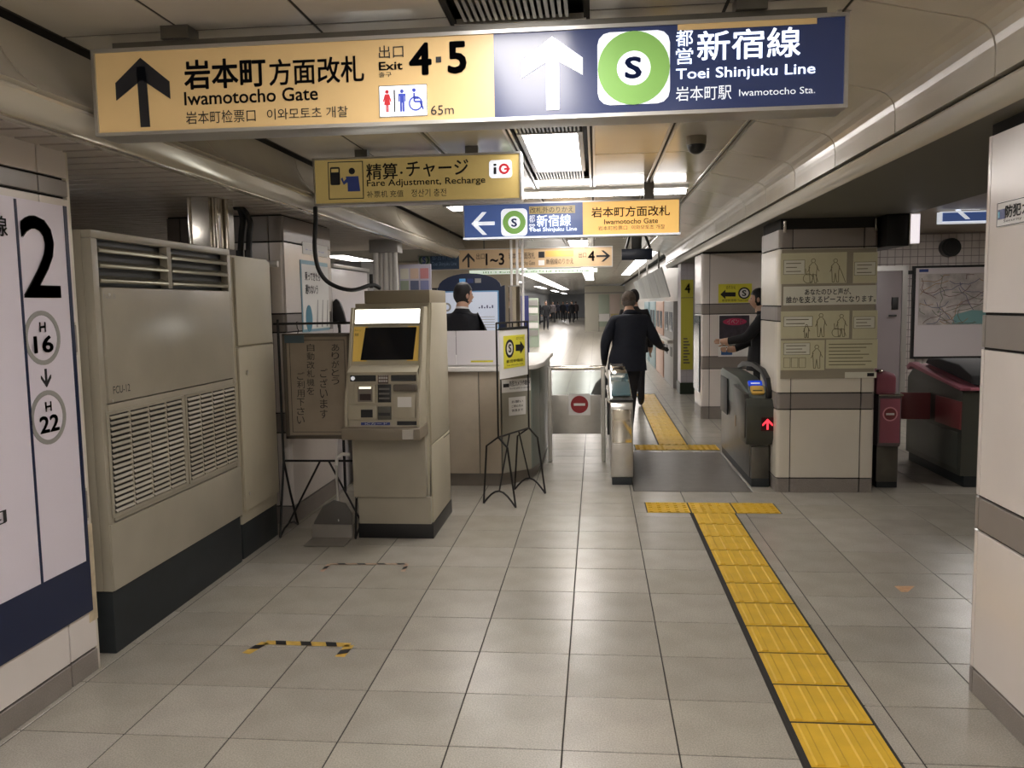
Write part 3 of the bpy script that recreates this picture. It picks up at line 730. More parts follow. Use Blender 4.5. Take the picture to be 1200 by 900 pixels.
# security camera plate on the near right pillar
pl = PXl(1.449)
u0, v1 = pl.uv(1170, 238); v0 = pl.uv(1170, 267)[1]; u1 = u0+.54
t = thing('camera_notice', 'white notice plate about security cameras on the near right pillar', 'sign', pl.W((u0+u1)/2, v0))
part('plate', rrect(pl, u0, u1, v0, v1, .006, 0, .004), M_WHITE, t)
part('border', frame(pl, u0+.002, u1-.002, v0+.002, v1-.002, .0025, .004, .005), M_INK, t)
ua = u0+.012
part('mark', rect(pl, ua, ua+.048, v0+.028, v1-.026, .004, .006), M_SNAVY, t)
part('mark', rect(pl, ua+.003, ua+.015, v0+.034, v0+.055, .006, .007), mat('mark_cyan', (96, 170, 196), .4), t)
wtext(pl, '防犯カメラ作動中', ua+.054, u1-.012, v0+.028, v1-.016, M_INK, t, .02, .006)
wtext(pl, 'Security camera in operation', ua+.044, u1-.015, v0+.012, v0+.024, M_INK, t, 0, .006)

# dome speaker on the ceiling
c = PZ(ZC).P(816, 160)
t = thing('dome_camera', 'dark cylindrical dome camera hanging under the ceiling right of the square light', 'camera', (c.x, c.y, ZC))
part('mount', MB().tube([(c.x, c.y, ZC), (c.x, c.y, ZC-.05)], .06, 20), mat('camera_grey', (128, 120, 104), .4), t, smooth=True)
part('dome', MB().ball((c.x, c.y, ZC-.05), .055, .055, .055, 20, 12), M_BLACK, t, smooth=True)

# ================================================================== AIR CONDITIONER AND ITS NEIGHBOURS
XA = -2.15
pl = PXr(XA)
t = thing('air_conditioner', 'tall beige floor air conditioner with louvred grilles, standing in the left recess', 'air conditioner', (-2.45, 4.12, 0))
YA, YB = 3.425, 4.80
part('plinth', B(-2.75, XA-.012, YA+.01, YB-.01, 0, .285), M_PLINTH, t, bevel=.004, label='dark plinth')
# body as a shell with a hollow top for the outlet
body = MB().box(-2.75, XA-.05, YA, YB, .29, 1.89).box(XA-.05, XA-.004, YA, YA+.045, .29, 1.855).box(XA-.05, XA-.004, YB-.04, YB, .29, 1.855).box(XA-.05, XA-.004, YA, YB, 1.855, 1.89)
part('body', body, M_AC, t, bevel=.004)
z1 = pl.uv(115, 335)[1]                     # foot of the outlet
part('outlet_well', B(XA-.049, XA-.045, YA+.045, YB-.04, z1, 1.855), M_BLACK, t)
ym = pl.uv(200, 320)[0]
part('mullion', B(XA-.045, XA-.004, ym-.02, ym+.02, z1, 1.855), M_AC, t)
for s0, s1 in ((YA+.05, ym-.022), (ym+.022, YB-.045)):
    for k in range(3):
        zc = z1+.026+.066*k
        mb = MB().prism([(XA-.040, zc+.005), (XA-.003, zc-.012), (XA+.001, zc-.004), (XA+.001, zc+.004), (XA-.036, zc+.022), (XA-.043, zc+.018)], 'y', s0, s1)
        part('louvre', mb, mat('louvre_metal', (176, 170, 152), .25, metal=.6), t, smooth=True)
yp0, zp = pl.uv(122, 472)[0], pl.uv(122, 475)[1]
part('front_panel', rect(pl, YA+.05, YB-.045, zp+.004, z1-.006, -.03, .004), M_AC, t, bevel=.004)
part('front_panel', rect(pl, YA+.05, YB-.045, pl.uv(133, 612)[1]-.002, zp-.002, -.03, -.002), M_AC, t, bevel=.003, label='panel that frames the intake grilles')
zq = pl.uv(133, 612)[1]
part('front_panel', rect(pl, YA+.004, YB-.004, .292, zq-.008, -.03, .003), M_AC, t, bevel=.004)
# intake grilles: 2 banks of 4 columns, each slat its own piece
g0 = [min(pl.uv(x, 500)[0], 4.76) for x in (128, 214, 219, 278)]
zg0, zg1 = pl.uv(133, 603)[1], pl.uv(126, 487)[1]
nrow = 18
for bank, (ya, yb, nc) in enumerate(((g0[0]+.0, g0[1], 4), (g0[2]+.01, g0[3], 4))):
    part('grille_back', B(XA-.0022, XA-.0018, ya, yb, zg0, zg1), M_BLACK, t)
    gf = part('intake_grille', frame(pl, ya-.015, yb+.015, zg0-.015, zg1+.015, .015, -.002, .004), M_AC, t)
    cw = (yb-ya)/nc
    for c_ in range(1, nc): part('grille_bar', B(XA-.002, XA+.004, ya+cw*c_-.006, ya+cw*c_+.006, zg0, zg1), M_AC, gf)
    sm = None
    for c_ in range(nc):
        for r_ in range(nrow):
            y0_, z0_ = ya+cw*c_+cw/2, zg0+(zg1-zg0)*(r_+.5)/nrow
            if sm is None:
                hw = cw/2-.007; hh = (zg1-zg0)/nrow*.20
                sm = mesh_of(MB().prism([(-.001, hh), (.002, hh), (.010, -hh), (.007, -hh-.004)], 'y', -hw, hw), mat('grille_paint', (166, 159, 142), .35), 'slat')
            o = bpy.data.objects.new('slat', sm); COL.objects.link(o); o.parent = gf
            o.location = Vector((XA, y0_, z0_))-t.location
for x_, y_ in ((127, 345), (276, 350), (131, 470), (275, 447)):
    u, v = pl.uv(x_, y_); u = min(u, 4.78); part('screw', disc(pl, u, v, .007, None, .003, .006, 10), M_STEEL, t)
wtext(pl, 'FCU-12', pl.uv(131, 450)[0], pl.uv(151, 450)[0], pl.uv(131, 462)[1], pl.uv(131, 453)[1], M_INK, t, 0, .005)
wtext(pl, 'No.8', pl.uv(120, 345)[0], pl.uv(134, 345)[0], pl.uv(120, 350)[1], pl.uv(120, 344)[1], M_PGREY, t, 0, .005)
# side cabinet
YC = 5.392
t = thing('service_cabinet', 'slim cream metal cabinet standing against the air conditioner, far side', 'cabinet', (-2.4, 5.1, 0))
part('plinth', B(-2.65, XA-.02, YB+.03, YC-.005, 0, .22), M_PLINTH, t, bevel=.004)
part('body', B(-2.65, XA-.012, YB+.02, YC, .22, 1.86), M_AC2, t, bevel=.008)
zs = pl.uv(300, 404)[1]
d1 = part('door', rect(pl, YB+.04, YC-.012, zs+.006, 1.845, -.01, .006), M_AC2, t, bevel=.004)
d2 = part('door', rect(pl, YB+.04, YC-.012, .30, zs-.006, -.01, .006), M_AC2, t, bevel=.004)
u, v = pl.uv(287, 437); part('lock', disc(pl, u+.01, v, .014, None, .004, .014, 14), M_STEEL, d2, label='round steel lock')
u, v = pl.uv(291, 578); part('lock', disc(pl, u, v, .010, None, .004, .012, 14), M_STEEL, d2, label='round steel lock near the foot')
# chrome duct covers above the cooler
for k, (x0, x1, yy, lab) in enumerate(((214, 241, 4.62, 'wide ribbed chrome duct cover above the air conditioner'), (243, 252, 4.66, 'slim chrome pipe cover, middle of the three above the air conditioner'), (253, 264, 4.74, 'chrome pipe cover above the air conditioner nearest the black hoses'))):
    p = PY(yy); a = p.uv(x0, 255)[0]+.004; b_ = p.uv(x1, 255)[0]-.004
    n = 1 if k == 0 else 2
    mb = MB()
    for i in range(n):
        cx = a+(b_-a)*(i+.5)/n; r = (b_-a)/n/2
        if k == 0: cx = a+.012; r = .012
        mb.tube([(cx, yy+.05, 1.892), (cx, yy+.05, 2.183)], r, 12)
    mb.box(a, b_, yy+.052, yy+.12, 1.892, 2.183)
    o = solo('duct_cover', mb, M_CHROME, lab, 'duct', smooth=True)
# black insulated hoses
for k, (xs) in enumerate((((281, 296), (283, 273), (285, 258), (281, 243), (274, 232)), ((291, 296), (292, 273), (294, 262), (289, 250), (281, 236)))):
    p = PY(5.2); pts = [p.P(*q) for q in xs]
    pts[0].z = 1.862; pts[-1].z = 2.185
    fine = []
    for i in range(len(pts)-1):
        for s in range(5):
            q = pts[i].lerp(pts[i+1], s/5); fine.append(q)
    fine.append(pts[-1])
    for _ in range(3): fine = [fine[0]]+[(fine[i-1]+fine[i]*2+fine[i+1])/4 for i in range(1, len(fine)-1)]+[fine[-1]]
    fine[0] = fine[0]
    tt = thing('insulated_hose', 'black bandaged hose rising from the service cabinet, %s of the pair' % ('left' if k == 0 else 'right'), 'hose', fine[0])
    part('hose', MB().tube(fine, .019, 10), M_RUBBER, tt, smooth=True)
    part('collar', MB().tube([fine[0], fine[0]+Vector((0, 0, .05))], .024, 12), M_BLACK, tt, smooth=True)
solo('pipe', MB().tube([(-2.62, 5.645, 1.845), (-2.19, 5.645, 1.845)], .022, 12), M_WHITE, 'short white horizontal pipe behind the cabinet top against the pillar', 'pipe', smooth=True)

# ================================================================== HANGING NOTICE ON ITS STAND
YN = 5.50
p = PY(YN)
def rod(name, pts, r, parent, m=M_IRON, n=8): return part(name, MB().tube(pts, r, n), m, parent, smooth=True)
u0, _ = p.uv(326, 390); u1 = p.uv(413, 380)[0]
zr = p.uv(365, 379)[1]
zr2 = p.uv(365, 540)[1]
t = thing('notice_stand', 'black wire stand with splayed feet holding the hanging notice board', 'stand', ((u0+u1)/2, YN, 0))
rod('rail', [(u0-.03, YN, zr), (u1+.03, YN, zr)], .008, t)
rod('lower_rail', [(u0, YN, zr2), (u1, YN, zr2)], .008, t)
for s, u in ((-1, u0), (1, u1)):
    rod('post', [(u, YN, zr+.03), (u, YN, zr2)], .009, t)
    rod('leg', [(u, YN, zr2), (u+.015, YN-.10, .25), (u+.03, YN-.2, .006)], .008, t)
    rod('leg', [(u, YN, zr2), (u+.015, YN+.06, .25), (u+.03, YN+.14, .006)], .008, t)
    rod('foot_bow', [(u+.03, YN-.2, .006), (u+.03, YN-.12, .045), (u+.03, YN-.03, .06), (u+.03, YN+.06, .045), (u+.03, YN+.14, .006)], .007, t)
rod('brace', [(u0+.26, YN, zr2), (u0+.03, YN-.03, .06)], .007, t)
rod('brace', [(u1-.2, YN, zr2), (u1+.03, YN-.03, .06)], .007, t)
# board
p = PY(YN-.02)
a0, a1, b0, b1 = bb(p, 331, 391, 413, 514)
t = thing('notice_board', 'hanging beige framed notice with vertical calligraphy beside the fare machine', 'sign', ((a0+a1)/2, YN-.02, b0))
part('panel', B(a0+.02, a1-.02, YN-.022, YN-.006, b0+.02, b1-.02), mat('notice_beige', (156, 143, 126), .6, noise=.12, nscale=6), t)
fr = MB().box(a0, a0+.024, YN-.035, YN, b0, b1).box(a1-.024, a1, YN-.035, YN, b0, b1).box(a0, a1, YN-.035, YN, b0, b0+.024).box(a0, a1, YN-.035, YN, b1-.024, b1)
part('frame', fr, mat('frame_bronze', (92, 84, 74), .45, metal=.3), t, bevel=.003)
pf = PY(YN-.0225)
part('inner_line', frame(pf, a0+.045, a1-.045, b0+.045, b1-.045, .003, 0, .001), M_IRON, t)
for q in (348, 396):
    u = pf.uv(q, 385)[0]
    rod('hook', [(u, YN-.015, b1), (u+.008, YN-.015, b1+.02), (u, YN-.015, b1+.035), (u-.006, YN-.012, zr+.012), (u, YN, zr+.012)], .003, t)
def vtext(pl, s, x, y0, y1, m, parent, wpx=10):
    n = len(s)
    for i, ch in enumerate(s):
        ya = y0+(y1-y0)*i/n; yb = y0+(y1-y0)*(i+.86)/n
        text(pl, ch, (x-wpx/2, ya, yb, x+wpx/2), m, parent, h=.0015)
pf = PY(YN-.0225)
M_BRUSH = mat('brush_ink', (52, 48, 46), .7)
vtext(pf, 'ありがとう', 393, 403, 452, M_BRUSH, t, 9)
vtext(pf, 'ございます', 379.5, 432, 492, M_BRUSH, t, 9)
vtext(pf, '自動改札機を', 364, 403, 464, M_BRUSH, t, 9)
vtext(pf, 'ご利用下さい', 352.5, 436, 498, M_BRUSH, t, 9)
c0, c1, d0, d1 = bb(pf, 334, 393, 357, 402)
part('sticker', rect(pf, c0, c1, d0, d1, .014, .016), mat('sticker_slate', (66, 84, 92), .5), t, label='small slate blue sticker on the corner')

# dustpan
t = thing('dustpan', 'grey long-handled dustpan standing on the floor left of the fare machine', 'dustpan', (-1.80, 5.30, 0))
p = PY(5.30)
q = [p.P(x, y) for x, y in ((372, 628), (373, 612), (383, 594), (396, 586), (410, 590), (419, 602), (424, 628))]
for v in q: v.x = min(v.x-.03, -1.622)
mb = MB().prism([(v.x, max(v.z, 0.004)) for v in q], 'y', 5.30, 5.312)
part('hood', mb, mat('pan_grey', (86, 82, 78), .55, noise=.1), t, bevel=.003)
qa, qb = q[0], q[-1]
part('pan', MB().prism([(5.11, .004), (5.30, .004), (5.30, .10), (5.29, .10), (5.285, .014), (5.11, .010)], 'x', qa.x, qb.x), mat('pan_grey_light', (128, 122, 114), .5, noise=.1), t, bevel=.002)
hx = p.uv(396, 590)[0]
rod('handle', [(hx, 5.306, .12), (hx-.012, 5.33, .38), (hx-.015, 5.35, .50)], .008, t, M_ALU)
rod('grip', [(hx-.015, 5.35, .49), (hx-.012, 5.35, .54), (hx+.03, 5.35, .565), (hx+.08, 5.35, .56)], .012, t, M_WHITE)
part('lettering', words(PY(5.299), 'CONDOR', qa.x+.06, qb.x-.04, .045, .075, .001), M_WHITE, t)

# ================================================================== FARE MACHINE
# right-hand side plane and depth come from the floor marks
MX0, MX1 = -1.60, -1.085
t = thing('fare_machine', 'beige fare adjustment machine with dark screen and bright top panel, standing free', 'ticket machine', (-1.34, 5.6, 0))
bz = MB().prism([(5.33, .27), (5.36, .27), (5.36, 1.10), (5.47, 1.50), (5.47, 1.56), (6.02, 1.56), (6.02, .27)], 'x', MX0, MX1-.012)
part('body', bz, M_AC2, t, bevel=.004)
part('side_panel', B(MX1-.012, MX1, 5.37, 6.04, .10, .62), M_AC2, t, bevel=.003)
part('side_panel', MB().prism([(5.37, .626), (5.37, 1.12), (5.48, 1.50), (5.48, 1.56), (6.04, 1.56), (6.04, .626)], 'x', MX1-.012, MX1), M_AC2, t, bevel=.003)
part('top_box', B(MX0+.07, MX1-.005, 5.45, 6.04, 1.56, 1.645), mat('machine_top_grey', (136, 126, 106), .5), t, bevel=.005)
part('plinth', B(MX0+.01, MX1+.005, 5.335, 6.05, 0, .10), M_BLACK, t, bevel=.003)
part('lower_cover', B(MX0+.02, MX1-.008, 5.325, 5.37, .10, .285), M_AC, t, bevel=.005)
part('front_door', B(MX0-.005, MX1-.03, 5.30, 5.36, .285, .70), M_AC, t, bevel=.006)
part('tray', MB().prism([(5.10, .70), (5.36, .70), (5.36, .775), (5.11, .775), (5.10, .77)], 'x', MX0-.01, MX1-.02), mat('tray_grey', (132, 122, 106), .45), t, bevel=.004)
part('tray_lip', B(MX1-.13, MX1-.06, 5.092, 5.102, .705, .765), M_STEEL, t)
# face: a curved cheek on either side and sloping fascias between
cheek = [(5.14, .775), (5.36, .775), (5.50, 1.10), (5.50, 1.535), (5.37, 1.535), (5.33, 1.42), (5.255, 1.16), (5.19, 1.02), (5.15, .93)]
part('cheek', MB().prism(cheek, 'x', MX0, MX0+.018), M_AC2, t, bevel=.004)
part('cheek', MB().prism(cheek, 'x', MX1-.045, MX1-.027), M_AC2, t, bevel=.004)
def slope(y0, z0, y1, z1): return Plane((0, y0, z0), (1, 0, 0), Vector((0, -(z1-z0), (y1-y0))))
A, Bx = MX0+.018, MX1-.045
core = [(5.17, .775), (5.40, .775), (5.50, 1.10), (5.50, 1.53), (5.385, 1.53), (5.35, 1.42), (5.275, 1.165), (5.21, 1.13), (5.18, .95)]
part('fascia', MB().prism(core, 'x', A, Bx), M_AC2, t)
hp = Plane((0, 5.35, 1.42), (1, 0, 0), Vector((0, -(1.53-1.42), .035)))
L = .115
part('light_panel', rect(hp, A+.012, Bx-.008, .012, L-.012, 0, .004), mat('machine_light', (255, 254, 246), .4, emit=5), t, label='bright white lit header panel')
part('header_edge', frame(hp, A+.002, Bx-.001, .0, L, .010, 0, .006), M_AC, t)
sp = Plane((0, 5.275, 1.165), (1, 0, 0), Vector((0, -(1.42-1.165), .075)))
SL = math.hypot(.255, .075)
part('screen_surround', rect(sp, A, Bx, 0, SL, 0, .002), M_AC2, t)
part('instruction_strip', rect(sp, A+.008, A+.10, .022, SL-.012, .002, .004), mat('machine_yellow', (208, 172, 84), .4, emit=.15), t, label='yellow instruction strip')
part('instruction_strip', rect(sp, Bx-.085, Bx-.012, .022, SL-.012, .002, .004), MATS['machine_yellow'], t, label='yellow instruction strip')
part('screen', extr(sp, [[(A+.062, .03), (Bx-.045, .03), (Bx-.028, SL-.02), (A+.085, SL-.02)]], .004, .009), mat('dark_screen', (14, 16, 22), .12), t, label='black touch screen')
part('lettering', words(sp, 'チャージ', A+.012, A+.055, SL-.045, SL-.028, .005), M_INK, t)
part('lettering', words(sp, '精算', A+.015, A+.04, SL-.075, SL-.055, .005), M_INK, t)
# mid ledge
part('ledge', MB().prism([(5.175, 1.125), (5.28, 1.165), (5.28, 1.12), (5.18, 1.105)], 'x', A, Bx), M_AC2, t)
kp = Plane((0, 5.176, .80), (1, 0, 0), (0, -1, .09))
def kr(a0, a1, z0, z1, h0, h1): return rect(kp, A+(Bx-A)*a0, A+(Bx-A)*a1, z0-.80, z1-.80, h0, h1)
part('keyboard_front', kr(0, 1, .80, 1.12, 0, .004), M_AC2, t)
part('display_window', kr(.03, .40, 1.065, 1.108, .004, .008), mat('dark_window', (34, 38, 34), .25), t)
part('display_window', kr(.62, .98, 1.065, 1.108, .004, .008), MATS['dark_window'], t)
part('lamp_button', disc(kp, A+(Bx-A)*.07, 1.085-.80, .013, None, .008, .013, 16), M_SIGWD, t)
kd_ = part('keypad', kr(.43, .58, 1.05, 1.118, .004, .009), mat('keypad_brown', (84, 66, 56), .5), t)
for i in range(4):
    for j in range(3):
        u = A+(Bx-A)*(.445+.034*i); v = .26+.02*j
        part('key', rect(kp, u, u+.011, v, v+.013, .009, .013), M_ALU, kd_)
cu_ = part('coin_unit', kr(.10, .40, .925, 1.045, .004, .022), M_AC2, t, bevel=.004)
part('coin_slot_plate', kr(.15, .36, .935, 1.03, .022, .026), mat('slot_grey', (120, 112, 102), .4), cu_)
part('coin_slot_light', kr(.17, .34, 1.018, 1.03, .026, .029), mat('slot_light', (240, 236, 214), .4, emit=1.2), cu_)
part('coin_slot', kr(.18, .34, .945, .985, .026, .03), mat('slot_dark', (46, 24, 22), .4), cu_)
tu_ = part('ticket_unit', kr(.43, .62, .93, 1.045, .004, .016), M_BLACK, t, bevel=.002)
for k in range(3): part('ticket_slot', kr(.45, .60, .95+.03*k, .962+.03*k, .016, .019), M_STEELD, tu_)
part('note_hood', kr(.66, 1.0, 1.0, 1.045, .004, .035), mat('hood_dark', (92, 84, 74), .4), t, bevel=.012, seg=3)
cr_ = part('card_reader', kr(.66, .97, .83, .99, .004, .024), M_AC2, t, bevel=.006)
part('card_pad', kr(.72, .92, .90, .965, .024, .028), M_WHITE, cr_)
part('change_unit', kr(.0, .42, .82, .91, .004, .02), M_AC2, t, bevel=.004)
part('change_slot', kr(.19, .36, .835, .885, .02, .024), M_BLACK, t)
part('receipt_unit', kr(.43, .62, .82, .905, .004, .018), mat('unit_grey', (88, 86, 76), .4), t, bevel=.003)
part('receipt_slot', kr(.44, .61, .845, .865, .018, .021), M_BLACK, t)
part('label', kr(.18, .60, .785, .803, .004, .006), M_SNAVY, t, label='dark blue label strip')
part('lettering', words(kp, 'ICカード', A+(Bx-A)*.24, A+(Bx-A)*.56, -.012, .001, .007), M_WHITE, t)
part('label', kr(.70, .98, .785, .81, .004, .006), M_INK, t)
ps = PXl(MX1+.0005)
part('seam', MB().box(MX1, MX1+.002, 5.80, 6.04, .60, .604), M_JOINT, t)

# cable from the sign to the machine
p = PY(5.3)
pts = [p.P(*q) for q in ((372, 243), (370, 262), (368, 290), (372, 315), (382, 330), (398, 338), (416, 341), (432, 338), (437, 341))]
pts[0] = Vector((pts[0].x, 5.26, 2.178)); pts[-1] = Vector((pts[-1].x, 5.47, 1.662)); pts[-2].y = 5.4; pts[-2].z = 1.69
fine = []
for i in range(len(pts)-1):
    for s in range(4): fine.append(pts[i].lerp(pts[i+1], s/4))
fine.append(pts[-1])
for _ in range(3): fine = [fine[0]]+[(fine[i-1]+fine[i]*2+fine[i+1])/4 for i in range(1, len(fine)-1)]+[fine[-1]]
t = thing('cable', 'thick black cable hanging from the fare adjustment sign down to the machine top', 'cable', pts[-1])
part('conduit', MB().tube(fine, .014, 8), M_RUBBER, t, smooth=True)
q = fine[-5]
part('clamp', MB().tube([q+Vector((0, 0, -.02)), q+Vector((0, 0, .07))], .012, 8), M_BLACK, t)

# ================================================================== STAFFED COUNTER
foot = [(-2.05, 6.93), (-.80, 6.93), (-.57, 7.14), (-.52, 7.45), (-.50, 8.85), (-.95, 8.85), (-.95, 7.48), (-2.05, 7.48)]
t = thing('service_counter', 'beige staffed counter with white top and canted corner behind the fare machine', 'counter', (-1.3, 7.6, 0))
def inset(f, d): return [(x+(-d if x > -1 else d if x < -2 else 0) if True else x, y+(d if y < 7.2 else -d if y > 8.8 else 0)) for x, y in f]
part('plinth', MB().prism(inset(foot, .03), 'z', 0, .11), mat('counter_plinth', (120, 112, 102), .4, noise=.1), t, bevel=.003)
part('carcass', MB().prism(inset(foot, .008), 'z', .11, .985), mat('counter_grey', (96, 100, 94), .4), t)
def wallpanel(name, a, b, z0, z1, m, d=.012, label=None):
    a = Vector((a[0], a[1], 0)); b = Vector((b[0], b[1], 0)); u = (b-a).normalized(); n = Vector((u.y, -u.x, 0)); L_ = (b-a).length
    mb = MB().obox(a+u*.003+Vector((0, 0, z0)), u, -n, Vector((0, 0, 1)), L_-.006, -d, z1-z0)
    mb = MB().obox(a+u*.003+Vector((0, 0, z0))-n*.0, u, n, Vector((0, 0, 1)), L_-.006, d, z1-z0)
    return part(name, mb, m, t, bevel=.003, label=label)
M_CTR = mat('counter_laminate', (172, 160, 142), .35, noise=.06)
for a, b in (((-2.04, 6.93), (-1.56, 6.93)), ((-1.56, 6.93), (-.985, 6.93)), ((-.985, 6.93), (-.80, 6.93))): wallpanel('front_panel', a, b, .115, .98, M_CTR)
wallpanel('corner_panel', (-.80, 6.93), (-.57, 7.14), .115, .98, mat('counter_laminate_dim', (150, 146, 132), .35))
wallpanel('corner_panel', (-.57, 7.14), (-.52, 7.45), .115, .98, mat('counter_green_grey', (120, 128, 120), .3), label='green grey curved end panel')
wallpanel('side_panel', (-.52, 7.45), (-.50, 8.85), .115, .98, MATS['counter_green_grey'])
top = [(-2.08, 6.88), (-.80, 6.88), (-.62, 6.95), (-.51, 7.10), (-.465, 7.42), (-.455, 8.88), (-.98, 8.88), (-.98, 7.52), (-2.08, 7.52)]
part('worktop', MB().prism(top, 'z', .985, 1.025), mat('worktop_white', (226, 222, 216), .25), t, bevel=.008)
t = thing('counter_screen', 'milky acrylic screen standing along the front edge of the white counter top', 'screen', (-1.2, 6.94, 1.025))
for a, b in ((-1.75, -1.175), (-1.17, -.775)):
    part('pane', B(a, b, 6.936, 6.944, 1.03, 1.325), M_FROST, t)
part('rail', B(-1.75, -.77, 6.925, 6.955, 1.025, 1.04), M_ALU, t)
part('label', rect(PY(6.934), -1.05, -.86, 1.06, 1.075, 0, .001), M_YEL, t, label='thin yellow sticker strip')
solo('paper_tray', MB().box(-1.55, -1.2, 7.05, 7.35, 1.026, 1.10), M_WHITE, 'white paper tray on the counter behind the acrylic screen', 'tray', bevel=.01)
pc = Plane((-.80, 6.93, 0), (.23, .21, 0), (.21, -.23, 0)); pc.o = pc.o+pc.n*.0135
t = thing('camera_notice', 'pale notice strip about security cameras on the canted corner of the counter', 'sign', pc.W(.15, .78))
part('plate', rect(pc, .0, .305, .80, .91, 0, .003), M_PAPER, t)
part('mark', rect(pc, .015, .075, .845, .875, .003, .005), M_INK, t)
wtext(pc, '防犯カメラ作動中', .08, .295, .85, .895, M_INK, t, .015, .0045)
wtext(pc, 'Security camera in operation', .08, .295, .82, .84, M_INK, t, 0, .0045)
t = thing('paper_notice', 'small white paper notice taped below the camera notice on the counter corner', 'sign', pc.W(.15, .6))
part('sheet', rect(pc, .07, .25, .60, .755, 0, .002), M_PAPER, t)
for k, s_ in enumerate(('お願い', 'ご用の方は', '係員まで')): wtext(pc, s_, .10, .22, .705-.037*k, .727-.037*k, M_INK, t, .01, .003)

# slim white rods imitating reflections in a pane, and chrome sleeve on the counter
p = PY(7.12)
for k, x in enumerate((598.5, 605, 611)):
    c = p.P(x, 300); 
    solo('conduit_pipe', MB().tube([(c.x, 7.16+.03*k, 1.70 if k < 2 else 1.027), (c.x, 7.16+.03*k, ZC)], .011, 10), mat('pipe_white', (240, 238, 236), .3),
         ['left white conduit rising from the chrome sleeve to the ceiling', 'middle white conduit rising from the chrome sleeve to the ceiling', 'right white conduit running from the counter top to the ceiling'][k], 'pipe', smooth=True)
cx = p.P(601.5, 300).x
t = thing('chrome_post', 'faceted chrome post on the corner of the staffed counter', 'post', (cx, 7.19, 1.025))
part('post', MB().tube([(cx, 7.19, 1.04), (cx, 7.19, 1.69)], .052, 10), M_CHROME, t)
part('cap', MB().tube([(cx, 7.19, 1.69), (cx, 7.19, 1.70)], .056, 20), M_STEEL, t, smooth=True)
part('base_ring', MB().tube([(cx, 7.19, 1.025), (cx, 7.19, 1.04)], .058, 20), M_STEEL, t, smooth=True)

# easel with the yellow sign
a, b = Vector((-.745, 6.24, 0)), Vector((-.55, 6.72, 0)); dv = (b-a).normalized(); nn = Vector((dv.y, -dv.x, 0)) * 1.0
if nn.y > 0: nn = -nn
nn = Vector((-dv.y, dv.x, 0)) if (-dv.y*0+dv.x*-1) > 0 else Vector((dv.y, -dv.x, 0))
t = thing('sign_easel', 'black wire easel with arched feet in front of the counter, carrying a yellow sign', 'stand', ((a.x+b.x)/2, (a.y+b.y)/2, 0))
q_ = Plane(a, dv, nn)
zt_, zr_ = 1.40, .535
rod('post', [a+Vector((0, 0, zr_)), a+Vector((0, 0, zt_))], .007, t)
rod('post', [b+Vector((0, 0, zr_)), b+Vector((0, 0, zt_))], .007, t)
rod('lower_rail', [a+Vector((0, 0, zr_)), b+Vector((0, 0, zr_))], .007, t)
rod('top_rail', [a+Vector((0, 0, zt_)), b+Vector((0, 0, zt_))], .007, t)
rod('top_rail', [a+Vector((0, 0, zt_-.05)), b+Vector((0, 0, zt_-.05))], .005, t)
for k in range(5):
    c_ = a.lerp(b, (k+.5)/5); rod('rail_spacer', [c_+Vector((0, 0, zt_-.05)), c_+Vector((0, 0, zt_))], .005, t)
sd = Vector((.24, -.13, 0))*.55
for c_ in (a, b):
    f1, f2 = c_-sd+Vector((-.0, .0, 0)), c_+sd
    rod('leg', [f1+Vector((0, 0, .008)), c_.lerp(f1, .75)+Vector((0, 0, .46)), c_+Vector((0, 0, zr_))], .0075, t)
    rod('leg', [f2+Vector((0, 0, .008)), c_.lerp(f2, .55)+Vector((0, 0, .46)), c_+Vector((0, 0, zr_))], .0075, t)
    rod('foot_bow', [f1.lerp(f2, s/8)+Vector((0, 0, .008+.11*math.sin(PI*s/8))) for s in range(9)], .0075, t)
    inn = (b if c_ is a else a)
    rod('brace', [c_+Vector((0, 0, .118)), c_.lerp(inn, .35)+Vector((0, 0, zr_))], .006, t)
t = thing('transfer_notice', 'white board with yellow patch, ringed S and black right arrow hung on the wire easel', 'sign', a+dv*.26+Vector((0, 0, .95)))
q_ = Plane(a, dv, Vector((-dv.y, dv.x, 0)))
if q_.n.dot(EYE-a) < 0: q_ = Plane(a, dv, Vector((dv.y, -dv.x, 0)))
q_.o = q_.o+q_.n*.012
part('board', rect(q_, .02, .49, .975, 1.345, -.004, 0), M_WHITE, t)
part('board_edge', rect(q_, .02, .49, 1.345, 1.365, -.006, .003), M_INK, t)
part('patch', rect(q_, .085, .44, 1.05, 1.30, 0, .002), M_YEL, t, label='yellow patch')
part('ring', ring(q_, .18, 1.20, .07, .02, .002, .004), M_INK, t)
part('ring_fill', disc(q_, .18, 1.20, .05, None, .002, .003), M_PAPER, t)
wtext(q_, 'S', .155, .205, 1.17, 1.235, M_INK, t, .02, .005)
part('arrow', extr(q_, [[(.28, 1.175), (.36, 1.175), (.36, 1.15), (.43, 1.20), (.36, 1.25), (.36, 1.225), (.28, 1.225)]], .002, .004), M_INK, t)
wtext(q_, 'のりかえ', .29, .42, 1.262, 1.285, M_INK, t, 0, .004)
wtext(q_, '都営新宿線', .12, .40, 1.09, 1.115, M_INK, t, .01, .004)
wtext(q_, 'Toei Shinjuku Line', .12, .40, 1.062, 1.078, M_INK, t, 0, .004)

